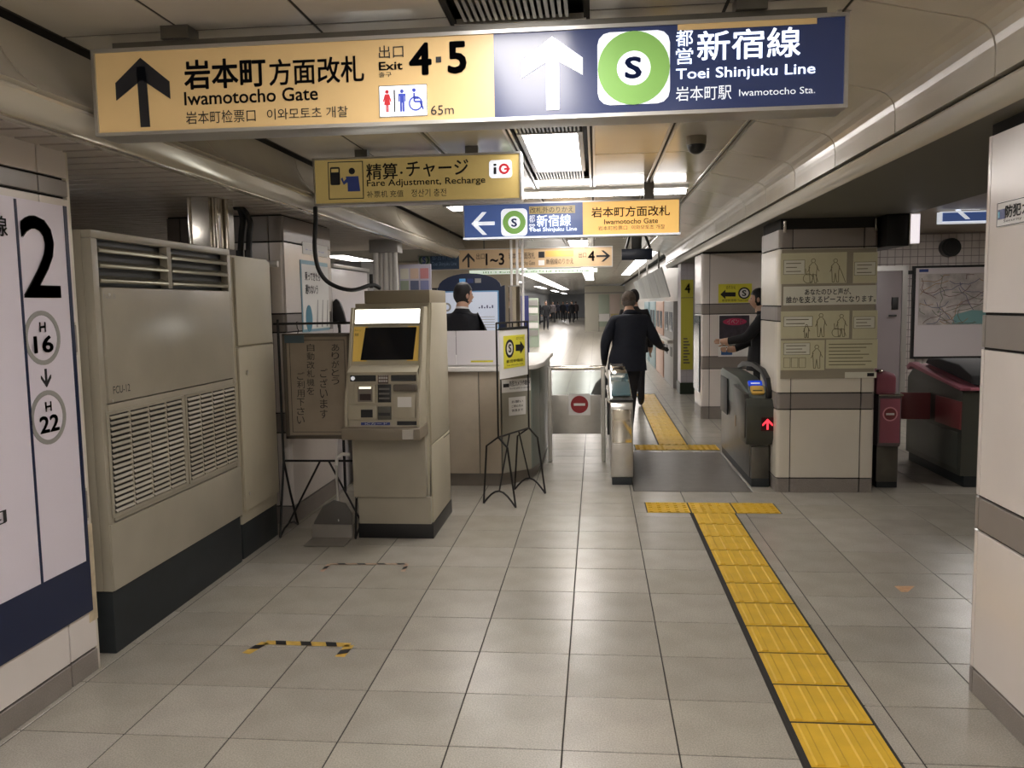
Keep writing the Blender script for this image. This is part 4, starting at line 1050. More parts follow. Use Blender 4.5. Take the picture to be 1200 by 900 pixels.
# ================================================================== OFFICE BEHIND THE COUNTER
of = struct('wall_office')
part('back', B(-4.2, -1.12, 12.2, 12.35, 0, 2.5), mat('office_wall', (168, 156, 136), .5, noise=.05), of)
part('upper_wall', B(-4.2, -1.95, 9.5, 12.2, 2.19, 2.25), M_DARKC, of)
pl = PXr(-2.15)
t = thing('white_screen_wall', 'pale panel screen with a metal top rail, behind the hanging notice', 'partition', (-2.18, 7.2, 0))
part('panel', B(-2.20, -2.15, 6.70, 7.78, 0, 1.86), mat('pale_panel', (214, 208, 208), .3), t, bevel=.003)
part('top_rail', B(-2.22, -2.13, 6.70, 7.80, 1.865, 1.895), M_ALU, t, bevel=.003)
solo('office_cabinet', B(-2.9, -2.35, 8.3, 8.8, 0, 2.0), M_PGREY, 'grey locker in the dim office behind the pale panel screen', 'cabinet', bevel=.01)
t = thing('ribbed_column', 'cluster of white vertical ribs with a grey cap, left behind the counter', 'column', (-2.05, 8.1, 0))
for k in range(5):
    x = -2.155+.235*(k+.5)/5
    part('rib', MB().tube([(x, 8.05+(k % 2)*.02, 0), (x, 8.05+(k % 2)*.02, 2.06)], .027, 12), mat('rib_white', (206, 204, 200), .25, metal=.2), t, smooth=True)
part('cap', B(-2.18, -1.90, 7.99, 8.2, 2.06, 2.18), M_PGREY, t, bevel=.006)
t = thing('poster_board', 'tall board of small leaflets and posters standing left of the counter clerk', 'board', (-1.95, 9.2, 0))
part('board', B(-2.18, -1.82, 9.2, 9.24, 0, 2.0), mat('board_lilac', (176, 172, 186), .5), t)
pb = PY(9.199)
cs = [(180, 120, 120), (120, 124, 160), (200, 196, 180), (140, 150, 130), (196, 170, 150), (90, 96, 120)]
for i in range(3):
    for j in range(5):
        c_ = cs[(i*2+j*5) % 6]
        part('leaflet', rect(pb, -2.165+i*.113, -2.07+i*.113, 1.30+j*.135, 1.415+j*.135, 0, .004), mat('leaflet_%d' % ((i*2+j*5) % 6), c_, .5), t)
solo('office_monitor', B(-2.02, -1.80, 9.44, 9.47, 1.60, 1.74), M_BLACK, 'small black monitor beside the arched display board', 'monitor', bevel=.004)
bpy.data.objects['office_monitor'].location
solo('monitor_post', MB().tube([(-1.91, 9.455, 0), (-1.91, 9.455, 1.60)], .015, 8), M_IRON, 'thin black post under the small office monitor', 'post', smooth=True)
# arched display board
t = thing('display_board', 'dark blue arched display frame with a pale poster, behind the clerk', 'display', (-1.43, 9.5, 0))
arch = [(-1.86, 0.3), (-1.03, .3), (-1.03, 1.76)]+[(-1.435+.36*math.cos(PI*k/12), 1.745+.155*math.sin(PI*k/12)) for k in range(0, 13)]+[(-1.86, 1.72)]
part('frame', MB().prism(arch, 'y', 9.5, 9.56), mat('display_navy', (30, 40, 66), .4), t)
part('foot', B(-1.86, -1.03, 9.4, 9.66, 0, .3), M_BLACK, t)
pb = PY(9.499)
part('poster_frame', rect(pb, -1.80, -1.10, 1.02, 1.70, 0, .01), mat('poster_blue_edge', (116, 168, 214), .4), t, label='light blue poster border')
part('poster', rect(pb, -1.785, -1.115, 1.16, 1.685, .01, .013), mat('poster_pale', (214, 222, 238), .4, emit=.15), t)
part('poster', rect(pb, -1.785, -1.115, 1.03, 1.157, .01, .013), mat('poster_pink', (206, 152, 176), .4), t, label='pink lower poster')
for k in range(6): part('print', rect(pb, -1.33+.03*k, -1.315+.03*k, 1.50, 1.515+.02*(k % 2), .013, .014), M_SNAVY, t)
part('print', ring(pb, -1.70, 1.52, .05, .02, .013, .015), M_PGREY, t)
for k in range(5): part('print', rect(pb, -1.36, -1.15, 1.28+.03*k, 1.285+.03*k, .013, .014), M_PGREY, t)
for k in range(3): part('badge', rect(pb, -1.55+.09*k, -1.48+.09*k, 1.79, 1.84, 0, .004), [mat('badge_blue', (92, 150, 200), .4, emit=.2), M_SNAVY, M_PGREY][k], t)
# black pad behind the notice
p = PY(6.76)
q = [p.P(x, y) for x, y in ((391, 380), (390, 366), (392, 354), (396, 350), (401, 354), (405, 366), (408, 380))]
q.append
t = thing('black_pad', 'black rounded pad standing upright above the hanging notice', 'pad', (q[0].x, 6.72, .9))
part('pad', MB().prism([(v.x, v.z) for v in q], 'y', 6.70, 6.74), M_BLACK, t, bevel=.008)
part('stem', MB().tube([((q[0].x+q[-1].x)/2, 6.72, 0), ((q[0].x+q[-1].x)/2, 6.72, q[0].z+.02)], .012, 8), M_BLACK, t, smooth=True)
bpy.data.objects['black_pad'].location.z
# posters on the left pillar
pl = PXr(-2.146)
def bbx(x0, y0, x1, y1):
    u0, v1 = pl.uv(x0, y0); _, v0 = pl.uv(x0, y1); u1, _ = pl.uv(x1, y0); return u0, u1, v0, v1
u0, u1, v0, v1 = bbx(351, 304, 383, 390)
t = thing('manner_poster', 'white poster with blue edge and large black writing on the left pillar', 'poster', pl.W((u0+u1)/2, v0))
part('sheet', rect(pl, u0, u1, v0, v1, 0, .004), mat('poster_blue_edge2', (120, 158, 176), .4), t)
part('sheet', rect(pl, u0+.02, u1-.0, v0+.02, v1-.03, .004, .006), M_PAPER, t)
wtext(pl, '乗ってきたら', u0+.08, u0+.42, v1-.15, v1-.085, M_INK, t, .02, .007)
wtext(pl, '遅れないう', u0+.08, u0+.36, v1-.25, v1-.18, M_INK, t, .02, .007)
part('badge', disc(pl, u0+.14, v0+.10, .07, .10, .006, .008), mat('badge_teal', (70, 132, 156), .5), t)
for k in range(4): part('print', extr(pl, [[(u0+.30+.12*k, v0+.03), (u0+.33+.12*k, v0+.03), (u0+.36+.12*k, v0+.24), (u0+.345+.12*k, v0+.24)]], .006, .0065), M_PGREY, t)
u0, u1, v0, v1 = bbx(354, 283, 383, 297)
t = thing('small_notice', 'narrow pale blue printed notice above the white poster on the left pillar', 'sign', pl.W((u0+u1)/2, v0))
part('plate', rect(pl, u0, u1, v0, v1, 0, .004), M_PAPER, t)
wtext(pl, 'きっぷうりば', u0+.05, u1-.1, v0+.03, v1-.05, M_BLUE, t, .01, .005)

# ================================================================== WICKET AND TICKET GATES
t = thing('wicket_gate', 'closed steel wicket with glass upper part and no-entry plate, beside the counter', 'gate', (-.18, 8.1, 0))
part('post', B(-.475, -.435, 8.06, 8.14, 0, .93), M_STEEL, t, bevel=.006)
part('post', B(.045, .085, 8.06, 8.14, 0, .93), M_STEEL, t, bevel=.006)
part('top_rail', MB().tube([(-.46, 8.1, .915), (.08, 8.1, .915)], .022, 12), M_CHROME, t, smooth=True)
part('leaf', B(-.432, .042, 8.085, 8.115, .27, .65), M_STEEL, t, bevel=.004)
part('glass_pane', B(-.43, .04, 8.095, 8.103, .655, .885), M_GLASS, t)
pb = PY(8.084)
part('plate', rect(pb, -.27, -.06, .455, .665, 0, .003), M_PAPER, t)
part('no_entry_disc', disc(pb, -.165, .56, .085, None, .003, .005), mat('no_entry_red', (150, 44, 48), .45), t)
part('no_entry_bar', rect(pb, -.22, -.11, .548, .572, .005, .007), M_PAPER, t)

def gate_cabinet_left():
    t = thing('ticket_gate', 'slim steel ticket gate with sloping glass head, left of the grey floor plate', 'ticket gate', (.21, 7.8, 0))
    x0, x1 = .118, .305
    part('plinth', B(x0+.01, x1-.01, 7.02, 8.6, 0, .06), M_PLINTH, t, bevel=.003)
    part('body', MB().prism([(7.03, .06), (7.03, .655), (7.06, .70), (7.22, .735), (7.9, .84), (8.55, .86), (8.59, .83), (8.59, .06)], 'x', x0, x1), M_STEEL, t, bevel=.01)
    part('front_door', B(x0+.012, x1-.012, 7.022, 7.032, .36, .645), M_CHROME, t, bevel=.003)
    part('front_door', B(x0+.012, x1-.012, 7.022, 7.032, .07, .35), M_STEEL, t, bevel=.003)
    part('black_edge', B(x0-.004, x1+.004, 7.06, 7.16, .705, .722), M_BLACK, t)
    part('top_glass', MB().prism([(7.18, .74), (7.92, .855), (7.92, .875), (7.18, .76)], 'x', x0+.012, x1-.012), mat('gate_glass_teal', (86, 112, 118), .12), t, bevel=.003)
    part('head_cover', MB().prism([(7.94, .85), (8.5, .865), (8.5, .93), (8.1, .93), (7.96, .90)], 'x', x0+.02, x1-.03), M_CHROME, t, bevel=.008)
    for k in range(3): part('grille_bar', B(x0+.05, x1-.05, 8.05+.1*k, 8.08+.1*k, .93, .935), M_BLACK, t)
    part('side_rail', MB().tube([(x0-.010, 7.1, .70), (x0-.010, 8.5, .70)], .010, 8), M_CHROME, t, smooth=True)
    part('flap', B(x0-.022, x0-.002, 7.5, 7.9, .35, .66), mat('flap_dark', (60, 60, 60), .4), t, bevel=.01)
    return t
gate_cabinet_left()
t = thing('ticket_gate', 'dark steel ticket gate with red arrow and blue-and-yellow reader, against the poster pillar', 'ticket gate', (1.33, 7.7, 0))
x0, x1 = 1.262, 1.425
part('plinth', B(x0+.01, x1-.01, 6.97, 8.6, 0, .07), M_PLINTH, t, bevel=.003)
part('body', B(x0, x1, 7.02, 8.59, .07, .60), M_STEELD, t, bevel=.006)
part('front_door', B(x0+.008, x1-.012, 6.972, 7.02, .07, .335), M_STEELD, t, bevel=.004)
part('upper_body', MB().prism([(7.04, .60), (7.04, .78), (7.6, .86), (8.5, .875), (8.59, .84), (8.59, .60)], 'x', x0-.008, x1), mat('gate_green_grey', (98, 106, 100), .32, metal=.4), t, bevel=.006)
part('head', MB().prism([(6.94, .36), (6.90, .42), (6.90, .68), (6.95, .735), (7.3, .745), (7.3, .36)], 'x', x0-.045, x1+.012), mat('gate_head', (72, 74, 68), .38, metal=.3), t, bevel=.012)
part('head_fin', MB().prism([(6.95, .42), (7.0, .40), (7.55, .60), (7.55, .80), (7.0, .77), (6.95, .70)], 'x', x0-.052, x0-.01), mat('gate_fin', (58, 56, 52), .35), t, bevel=.01)
arch = [(6.97, .74), (6.97, .80), (7.05, .90), (7.25, .96), (7.7, .985), (8.2, .96), (8.45, .90), (8.45, .87), (8.1, .92), (7.7, .945), (7.3, .92), (7.12, .86), (7.05, .78), (7.05, .74)]
part('arched_rail', MB().prism(arch, 'x', x1-.03, x1+.008), M_BLACK, t, bevel=.004)
rp = Plane((0, 7.02, .745), (1, 0, 0), Vector((0, -.10, .16)))
part('reader_base', rect(rp, x0+.01, x1-.035, -.02, .22, -.03, .004), mat('reader_grey', (84, 88, 84), .35), t, bevel=.006)
cr_ = part('card_reader', rrect(rp, x0+.015, x1-.04, .02, .125, .02, .004, .022), mat('reader_yellow', (206, 168, 84), .4), t, bevel=.004, label='yellow card reading pad')
rd_ = part('reader_display', rrect(rp, x0+.01, x1-.04, .14, .20, .01, .004, .018), mat('reader_blue', (28, 62, 190), .25, emit=.5), t, label='lit blue display')
part('reader_print', rect(rp, x0+.03, x1-.06, .155, .168, .018, .020), M_SIGWD, rd_)
part('reader_print', rect(rp, x0+.03, x1-.055, .05, .062, .022, .024), M_INK, cr_)
pb = PY(6.899)
u0, u1, v0, v1 = bb(pb, 892, 489, 907, 505)
ad_ = part('arrow_display', rect(pb, u0, u1, v0, v1, 0, .003), mat('led_back', (60, 8, 12), .4), t)
cu, cv = (u0+u1)/2, (v0+v1)/2
part('arrow', extr(pb, arrow_poly(cu, cv, .044, 0, .34, .9), .003, .005), mat('led_red', (255, 52, 66), .5, emit=1.6), ad_, label='red lit up arrow')
pg = PXl(x0-.009)
part('side_window', rect(Plane((x0-.009, 0, 0), (0, -1, 0), (-1, 0, 0)), -8.52, -8.10, .45, .80, 0, .012), M_BLACK, t, bevel=.01)
part('hinge_slot', rect(Plane((x0-.001, 0, 0), (0, -1, 0), (-1, 0, 0)), -7.75, -7.70, .40, .50, 0, .004), mat('slot_bronze', (140, 112, 80), .3, metal=.6), t)

# pink gates behind the pillar
t = thing('ticket_gate', 'narrow pink-fronted gate post with no-entry ring, right of the poster pillar', 'ticket gate', (2.36, 7.7, 0))
x0, x1 = 2.262, 2.44
part('plinth', B(x0+.01, x1-.01, 6.97, 8.5, 0, .05), M_PLINTH, t)
part('lower_body', B(x0, x1-.01, 6.96, 8.5, .05, .34), M_STEELD, t, bevel=.006)
part('upper_body', MB().prism([(6.96, .34), (6.94, .37), (6.94, .75), (8.5, .85), (8.5, .34)], 'x', x0, x1), mat('gate_mauve_grey', (120, 110, 112), .35, metal=.4), t, bevel=.006)
pb = PY(6.939)
fp_ = part('front_plate', rect(pb, x0+.01, x1-.012, .375, .735, 0, .006), M_PINK, t, bevel=.002)
part('no_entry_ring', ring(pb, (x0+x1)/2, .61, .058, .010, .006, .008), mat('ring_rose', (226, 160, 170), .4), fp_)
part('no_entry_disc', disc(pb, (x0+x1)/2, .61, .047, None, .006, .0075), M_FLAP, fp_)
part('no_entry_bar', rect(pb, (x0+x1)/2-.032, (x0+x1)/2+.032, .602, .618, .0075, .009), M_PAPER, fp_)
part('head', MB().prism([(7.0, .77), (7.0, .90), (7.05, .93), (8.3, .95), (8.4, .85)], 'x', x0+.0, x1-.025), M_PINK, t, bevel=.01)
part('ledge', B(x0-.005, x1+.012, 6.93, 7.1, .755, .77), M_CHROME, t, bevel=.004)
part('lamp', MB().ball((x0+.04, 7.06, .945), .03, .03, .018), M_CHROME, t, smooth=True)
part('flap', MB().prism([(2.444, 7.62), (2.60, 7.60), (2.655, 7.63), (2.655, 7.665), (2.60, 7.645), (2.444, 7.66)], 'z', .47, .705), M_FLAP, t, bevel=.008, label='maroon flap')
t = thing('ticket_gate', 'wide grey ticket gate with pink top edge and black arch, beside the near right pillar', 'ticket gate', (3.3, 7.6, 0))
x0, x1 = 2.93, 3.75
part('plinth', B(x0+.03, x1, 7.0, 8.2, 0, .09), M_PLINTH, t, bevel=.004)
part('body', MB().prism([(7.0, .09), (7.0, .78), (8.05, .905), (8.2, .80), (8.2, .09)], 'x', x0, x1), mat('gate_dark_green_grey', (88, 90, 84), .3, metal=.3), t, bevel=.008)
part('pink_edge', MB().prism([(6.97, .79), (6.97, .815), (8.08, .945), (8.16, .90), (8.12, .87), (8.06, .905)], 'x', x0-.03, x0+.05), M_PINK, t, bevel=.005)
part('pink_top', MB().prism([(6.98, .79), (6.98, .81), (8.05, .93), (8.05, .90)], 'x', x0+.05, x1), mat('pink_light', (200, 130, 146), .3), t)
part('black_arch', MB().prism([(7.0, .83), (7.05, .90), (7.3, .975), (7.7, 1.0), (7.95, .985), (8.02, .94), (7.6, .90)], 'x', x0+.08, x1), mat('arch_black', (22, 22, 24), .7), t, bevel=.02, seg=3)
part('side_panel', rect(Plane((x0-.001, 0, 0), (0, -1, 0), (-1, 0, 0)), -8.1, -7.05, .14, .44, 0, .006), mat('gate_panel_grey', (100, 104, 98), .3, metal=.3), t, bevel=.003)
part('flap', MB().prism([(2.68, 7.66), (2.74, 7.63), (2.925, 7.62), (2.925, 7.66), (2.74, 7.67), (2.69, 7.70)], 'z', .47, .705), M_FLAP, t, bevel=.008, label='maroon flap')
part('flap', B(2.915, 2.93, 7.0, 7.5, .47, .70), M_FLAP, t, bevel=.006, label='maroon flap folded against the side')

# ================================================================== POSTERS ON THE PILLARS
pl = PY(6.779)
t = thing('sketch_poster', 'large faded yellow-green poster set with line sketches covering the pillar front', 'poster', (1.81, 6.775, .97))
M_PO = mat('poster_khaki', (202, 197, 164), .5, noise=.05); M_POG = mat('poster_grey_backing', (150, 142, 124), .5, noise=.05); M_LN = mat('sketch_line', (110, 104, 82), .6); M_BUB = mat('bubble_white', (214, 212, 196), .5)
u0, u1, v0, v1 = bb(pl, 915, 296, 1029, 444)
part('backing', rect(pl, 1.452, 2.165, v0, 1.93, 0, .003), M_POG, t)
def sheet(x0, y0, x1, y1):
    a = bb(pl, x0, y0, x1, y1); part('sheet', rect(pl, *a, .003, .005), M_PO, t); return a
sheet(915, 297, 992, 333); sheet(1000, 296, 1028, 332); sheet(915, 365, 995, 397); sheet(999, 364, 1028, 397); sheet(915, 399, 966, 434); sheet(968, 398, 1028, 432)
def bubble(x0, y0, x1, y1, lines=3):
    a = bb(pl, x0, y0, x1, y1); part('speech_bubble', rrect(pl, *a, .012, .005, .006), M_BUB, t); part('speech_bubble', frame(pl, *a, .003, .006, .007), M_LN, t)
    for k in range(lines):
        v = a[3]-(a[3]-a[2])*(k+.8)/(lines+.6); part('print', rect(pl, a[0]+.02, a[1]-.03*(1+k % 2), v-.004, v+.002, .006, .007), M_LN, t)
bubble(918, 305, 943, 322); bubble(1001, 307, 1026, 323); bubble(918, 371, 952, 383, 2); bubble(1000, 371, 1025, 385); bubble(918, 402, 949, 416)
def sketch(px_, y0, y1, cane=False, seat=False):
    cu, vt = pl.uv(px_, y0); vb = pl.uv(px_, y1)[1]; h = vt-vb
    mb = ring(pl, cu, vt-h*.09, h*.09, .004, .005, .0065, 14)
    def ln(*pts):
        for (a_, b_), (c_, d_) in zip(pts[:-1], pts[1:]):
            A_ = Vector((cu+a_*h, vb+b_*h)); C_ = Vector((cu+c_*h, vb+d_*h)); n_ = (C_-A_).normalized().orthogonal()*.0022
            q_ = extr(pl, [[tuple(A_+n_), tuple(C_+n_), tuple(C_-n_), tuple(A_-n_)]], .005, .0065); mb.add(q_.v, q_.f)
    ln((-.05, .82), (-.17, .68), (-.14, .42), (-.12, .02), (-.04, .02), (0, .4), (.06, .02), (.14, .02), (.13, .45), (.17, .66), (.06, .82))
    ln((-.13, .66), (-.22, .45)); ln((.14, .66), (.24, .48))
    if cane: ln((.24, .48), (.42, 0))
    if seat:
        q_ = ring(pl, cu-.2*h, vb+.2*h, .2*h, .004, .005, .0065, 18); mb.add(q_.v, q_.f); ln((-.3, .6), (-.28, .35), (.1, .35), (.2, .05))
    part('sketch', mb, M_LN, t)
sketch(953, 303, 332, seat=True); sketch(979, 303, 331, cane=True); sketch(962, 367, 395); sketch(986, 368, 395, seat=True); sketch(945, 380, 396); sketch(957, 404, 432)
for k in range(7):
    a = bb(pl, 971, 403+4*k, 1022-(k*7) % 17, 404+4*k); part('print', rect(pl, *a, .005, .006), M_LN, t)
for k in range(3):
    a = bb(pl, 918+9*k, 419, 926+9*k, 431); part('print', frame(pl, *a, .003, .005, .006), M_LN, t)
a = bb(pl, 918, 336, 1027, 358); part('caption_band', rect(pl, *a, .003, .005), M_BUB, t)
text(pl, 'あなたのひと声が、', (943, 338.5, 346, 997), M_INK, t, .006, bold=.012)
text(pl, '誰かを支えるピースになります。', (921, 347.5, 355.5, 1026), M_INK, t, .006, bold=.012)
a = bb(pl, 990, 436, 1027, 443); part('caption_band', rect(pl, *a, .003, .005), M_BUB, t)
a = bb(pl, 1016, 437, 1024, 441); part('print', rect(pl, *a, .005, .006), M_INK, t)
# back pillar
pl = PY(11.049)
a = bb(pl, 842, 333, 881, 355)
t = thing('arrow_sign', 'yellow sign with black left arrow and ringed S on the white back pillar', 'sign', pl.W((a[0]+a[1])/2, a[2]))
part('plate', rect(pl, *a, 0, .004), M_YEL, t)
q = [pl.uv(*p_) for p_ in ((844, 345), (850, 339.5), (850, 342.5), (862, 342.5), (862, 347.5), (850, 347.5), (850, 350.5))]
part('arrow', extr(pl, [q], .004, .006), M_INK, t)
cu, cv = pl.uv(872, 343.5)
part('ring_fill', disc(pl, cu, cv, .075, None, .004, .005), M_PAPER, t); part('ring', ring(pl, cu, cv, .075, .018, .005, .007), M_INK, t)
text(pl, 'S', (869.5, 340, 347, 874.5), M_INK, t, .007, bold=.03)
text(pl, 'のりかえ', (851, 335, 339, 862), M_INK, t, .006)
text(pl, '都営新宿線 Toei Line', (846, 350.5, 353.5, 877), M_INK, t, .006)
a = bb(pl, 842, 369, 879, 418)
t = thing('event_poster', 'colourful poster with dark top on the white back pillar below the yellow sign', 'poster', pl.W((a[0]+a[1])/2, a[2]))
part('sheet', rect(pl, *a, 0, .004), M_PAPER, t)
a = bb(pl, 843, 370, 878, 397); part('picture', rect(pl, *a, .004, .006), mat('poster_dark', (64, 58, 66), .4, noise=.4, nscale=14), t)
cu, cv = pl.uv(861, 377); part('picture', disc(pl, cu, cv, .15, .045, .006, .008), mat('poster_crimson', (176, 60, 92), .4), t)
text(pl, 'イベント', (852, 374, 380, 870), M_PAPER, t, .009, bold=.01)
a = bb(pl, 845, 410, 858, 416); part('picture', rect(pl, *a, .004, .006), mat('poster_steel_blue', (70, 104, 152), .4), t)
for k in range(4):
    a = bb(pl, 845, 399+2.6*k, 876-4*(k % 2), 400.4+2.6*k); part('print', rect(pl, *a, .004, .006), M_LN, t)
part('glass_plate', B(1.338, 1.35, 11.1, 11.7, .35, 1.35), mat('glass_teal_dark', (44, 66, 70), .1), p_back, label='dark teal glass panel on its side')

# slim tiled pillar with the yellow board
tp = struct('pillar', B(1.40, 2.0, 14.1, 14.6, .19, 2.17), mat('tile_mauve', (196, 190, 196), .3, noise=.05))
tp['label'] = 'small-tiled pillar with a tall yellow board'
part('skirting', B(1.385, 2.01, 14.08, 14.62, 0, .19), mat('base_green', (44, 58, 42), .4), tp)
mb = MB()
for i in range(6):
    for j in range(20): mb.box(1.405+i*.1, 1.495+i*.1, 14.094, 14.1, .2+j*.098, .29+j*.098)
part('wall_tile', mb, mat('tile_white', (214, 210, 216), .25), tp, stuff=True)
pl = PY(14.09)
a = bb(pl, 798, 328, 812, 433)
t = thing('exit_board', 'tall narrow yellow board with a 4 on the slim tiled pillar', 'sign', pl.W((a[0]+a[1])/2, a[2]))
part('plate', rect(pl, *a, 0, .02), mat('board_yellow', (206, 200, 76), .4), t)
part('plate', rect(pl, a[0], a[1], a[3]-.30, a[3]-.29, .02, .022), M_LN, t)
wtext(pl, '4', a[0]+.06, a[0]+.15, a[3]-.22, a[3]-.06, M_INK, t, .02, .022)
for k in range(9): part('print', rect(pl, a[0]+.04, a[1]-.05-.02*(k % 3), a[2]+.10+.05*k, a[2]+.125+.05*k, .02, .021), M_LN, t)

# far right hall
pl = PY(11.95)
d_ = bpy.data.objects['door_1']
for o_ in [o for o in bpy.data.objects if o.parent == d_]: bpy.data.objects.remove(o_)
part('frame', B(3.55, 3.62, 11.98, 12.06, 0, 1.98).box(4.18, 4.25, 11.98, 12.06, 0, 1.98).box(3.62, 4.18, 11.98, 12.06, 1.91, 1.98), M_ALU, d_)
lf = part('leaf', B(3.62, 4.18, 12.0, 12.05, 0, 1.91), mat('door_mauve_grey', (156, 146, 148), .4), d_, bevel=.003)
d_ = lf
part('lock_box', B(4.05, 4.13, 11.97, 12.0, 1.38, 1.55), M_BLACK, d_, bevel=.004)
part('door_handle', MB().tube([(4.10, 11.95, 1.30), (4.0, 11.95, 1.30)], .012, 8), M_BLACK, d_, smooth=True)
t = thing('route_map', 'large framed pale railway map on the tiled far right wall', 'map', (4.9, 12.05, .70))
pl = PY(12.0)
part('frame', B(4.33, 6.2, 12.0, 12.055, .70, 1.97), M_BLACK, t)
part('sheet', rect(pl, 4.36, 6.17, .73, 1.94, 0, .004), mat('map_paper', (206, 198, 200), .4), t)
nt_mat = mat('map_area', (184, 176, 172), .45, noise=.35, nscale=9)
part('map_print', rect(pl, 4.40, 5.9, 1.16, 1.86, .004, .006), nt_mat, t)
part('map_print', extr(pl, [[(4.85, 1.17), (5.5, 1.17), (5.6, 1.32), (5.1, 1.36), (4.88, 1.30)]], .006, .007), mat('map_teal', (118, 158, 158), .45), t, label='teal bay on the map')
random.seed(3)
MC = [mat('map_line_%d' % i, c_, .5) for i, c_ in enumerate([(110, 84, 84), (104, 112, 96), (96, 96, 120), (150, 120, 90)])]
for k in range(34):
    x = random.uniform(4.42, 5.3); z = random.uniform(1.2, 1.8); pts = [(x, z)]
    an = random.uniform(0, 2*PI)
    for s in range(5):
        an += random.uniform(-.7, .7); x += .09*math.cos(an); z += .07*math.sin(an); x = min(max(x, 4.42), 5.85); z = min(max(z, 1.18), 1.84); pts.append((x, z))
    mb = MB()
    for (a_, b_), (c_, e_) in zip(pts[:-1], pts[1:]):
        A_ = Vector((a_, b_)); C_ = Vector((c_, e_))
        if (C_-A_).length < .01: continue
        n_ = (C_-A_).normalized().orthogonal()*.004; q_ = extr(pl, [[tuple(A_+n_), tuple(C_+n_), tuple(C_-n_), tuple(A_-n_)]], .007, .009); mb.add(q_.v, q_.f)
    part('map_line', mb, MC[k % 4], t)
part('label', rect(pl, 4.40, 4.52, 1.885, 1.925, .004, .006), M_SNAVY, t)
t = thing('wall_fan', 'round black fitting high on the tiled wall above the railway map', 'speaker', (4.79, 11.98, 2.1))
part('drum', MB().tube([(4.79, 12.06, 2.21), (4.79, 11.94, 2.21)], .125, 24), M_BLACK, t, smooth=True)
part('grille', MB().tube([(4.79, 11.94, 2.21), (4.79, 11.93, 2.21)], .09, 20), M_RUBBER, t, smooth=True)
t = thing('room_sign', 'tiny dark sign beside the grey door on the tiled wall', 'sign', (4.22, 12.05, 1.8))
part('plate', B(4.26, 4.325, 12.02, 12.06, 1.86, 1.91), M_BLACK, t)

# ================================================================== FLOOR MARKS
def quad_tape(name, pts, m, z0=.0006, z1=.0012, parent=None): pass
M_TY = mat('tape_yellow', (196, 160, 72), .6, noise=.2, nscale=30); M_TR = mat('tape_residue', (176, 146, 122), .6, noise=.25, nscale=20)
pz = PZ(0)
def tape(name, label, px_pts, stripes, wd=.022):
    P_ = [pz.P(*q) for q in px_pts]; c_ = sum(P_, Vector())/len(P_)
    t = thing(name, label, 'tape', (c_.x, c_.y, 0))
    for a_, b_ in zip(P_[:-1], P_[1:]):
        u = (b_-a_).normalized(); n_ = Vector((-u.y, u.x, 0))*wd
        part('strip', MB().add([a_+n_+Vector((0, 0, .0012)), a_-n_+Vector((0, 0, .0012)), b_-n_+Vector((0, 0, .0012)), b_+n_+Vector((0, 0, .0012))], [(0, 1, 2, 3)]), M_TY if stripes > 1 else M_TR, t)
        L_ = (b_-a_).length; k = .04
        while k < L_-.02:
            s_ = a_+u*k
            part('dark_stripe', MB().add([s_+n_+Vector((0, 0, .002)), s_-n_+u*.02+Vector((0, 0, .002)), s_-n_+u*.07+Vector((0, 0, .002)), s_+n_+u*.05+Vector((0, 0, .002))], [(0, 1, 2, 3)]), M_INK, t); k += .12
    return t
tape('hazard_tape', 'worn yellow and black hazard tape bracket on the floor, nearer one', [(288, 766), (311, 753), (410, 756), (398, 770)], 2)
tape('hazard_tape', 'faint remains of taped bracket on the floor before the fare machine', [(377, 670), (386, 661), (477, 661), (472, 670)], 1, .012)
t = thing('tape_residue', 'small orange tape remnant on the floor near the right pillar', 'tape', pz.P(1060, 690))
P_ = [pz.P(*q) for q in ((1048, 687), (1072, 687), (1064, 694), (1056, 694))]
part('strip', MB().add([v+Vector((0, 0, .0012)) for v in P_], [(0, 1, 2, 3)]), mat('tape_orange', (204, 158, 116), .6, noise=.2, nscale=30), t)

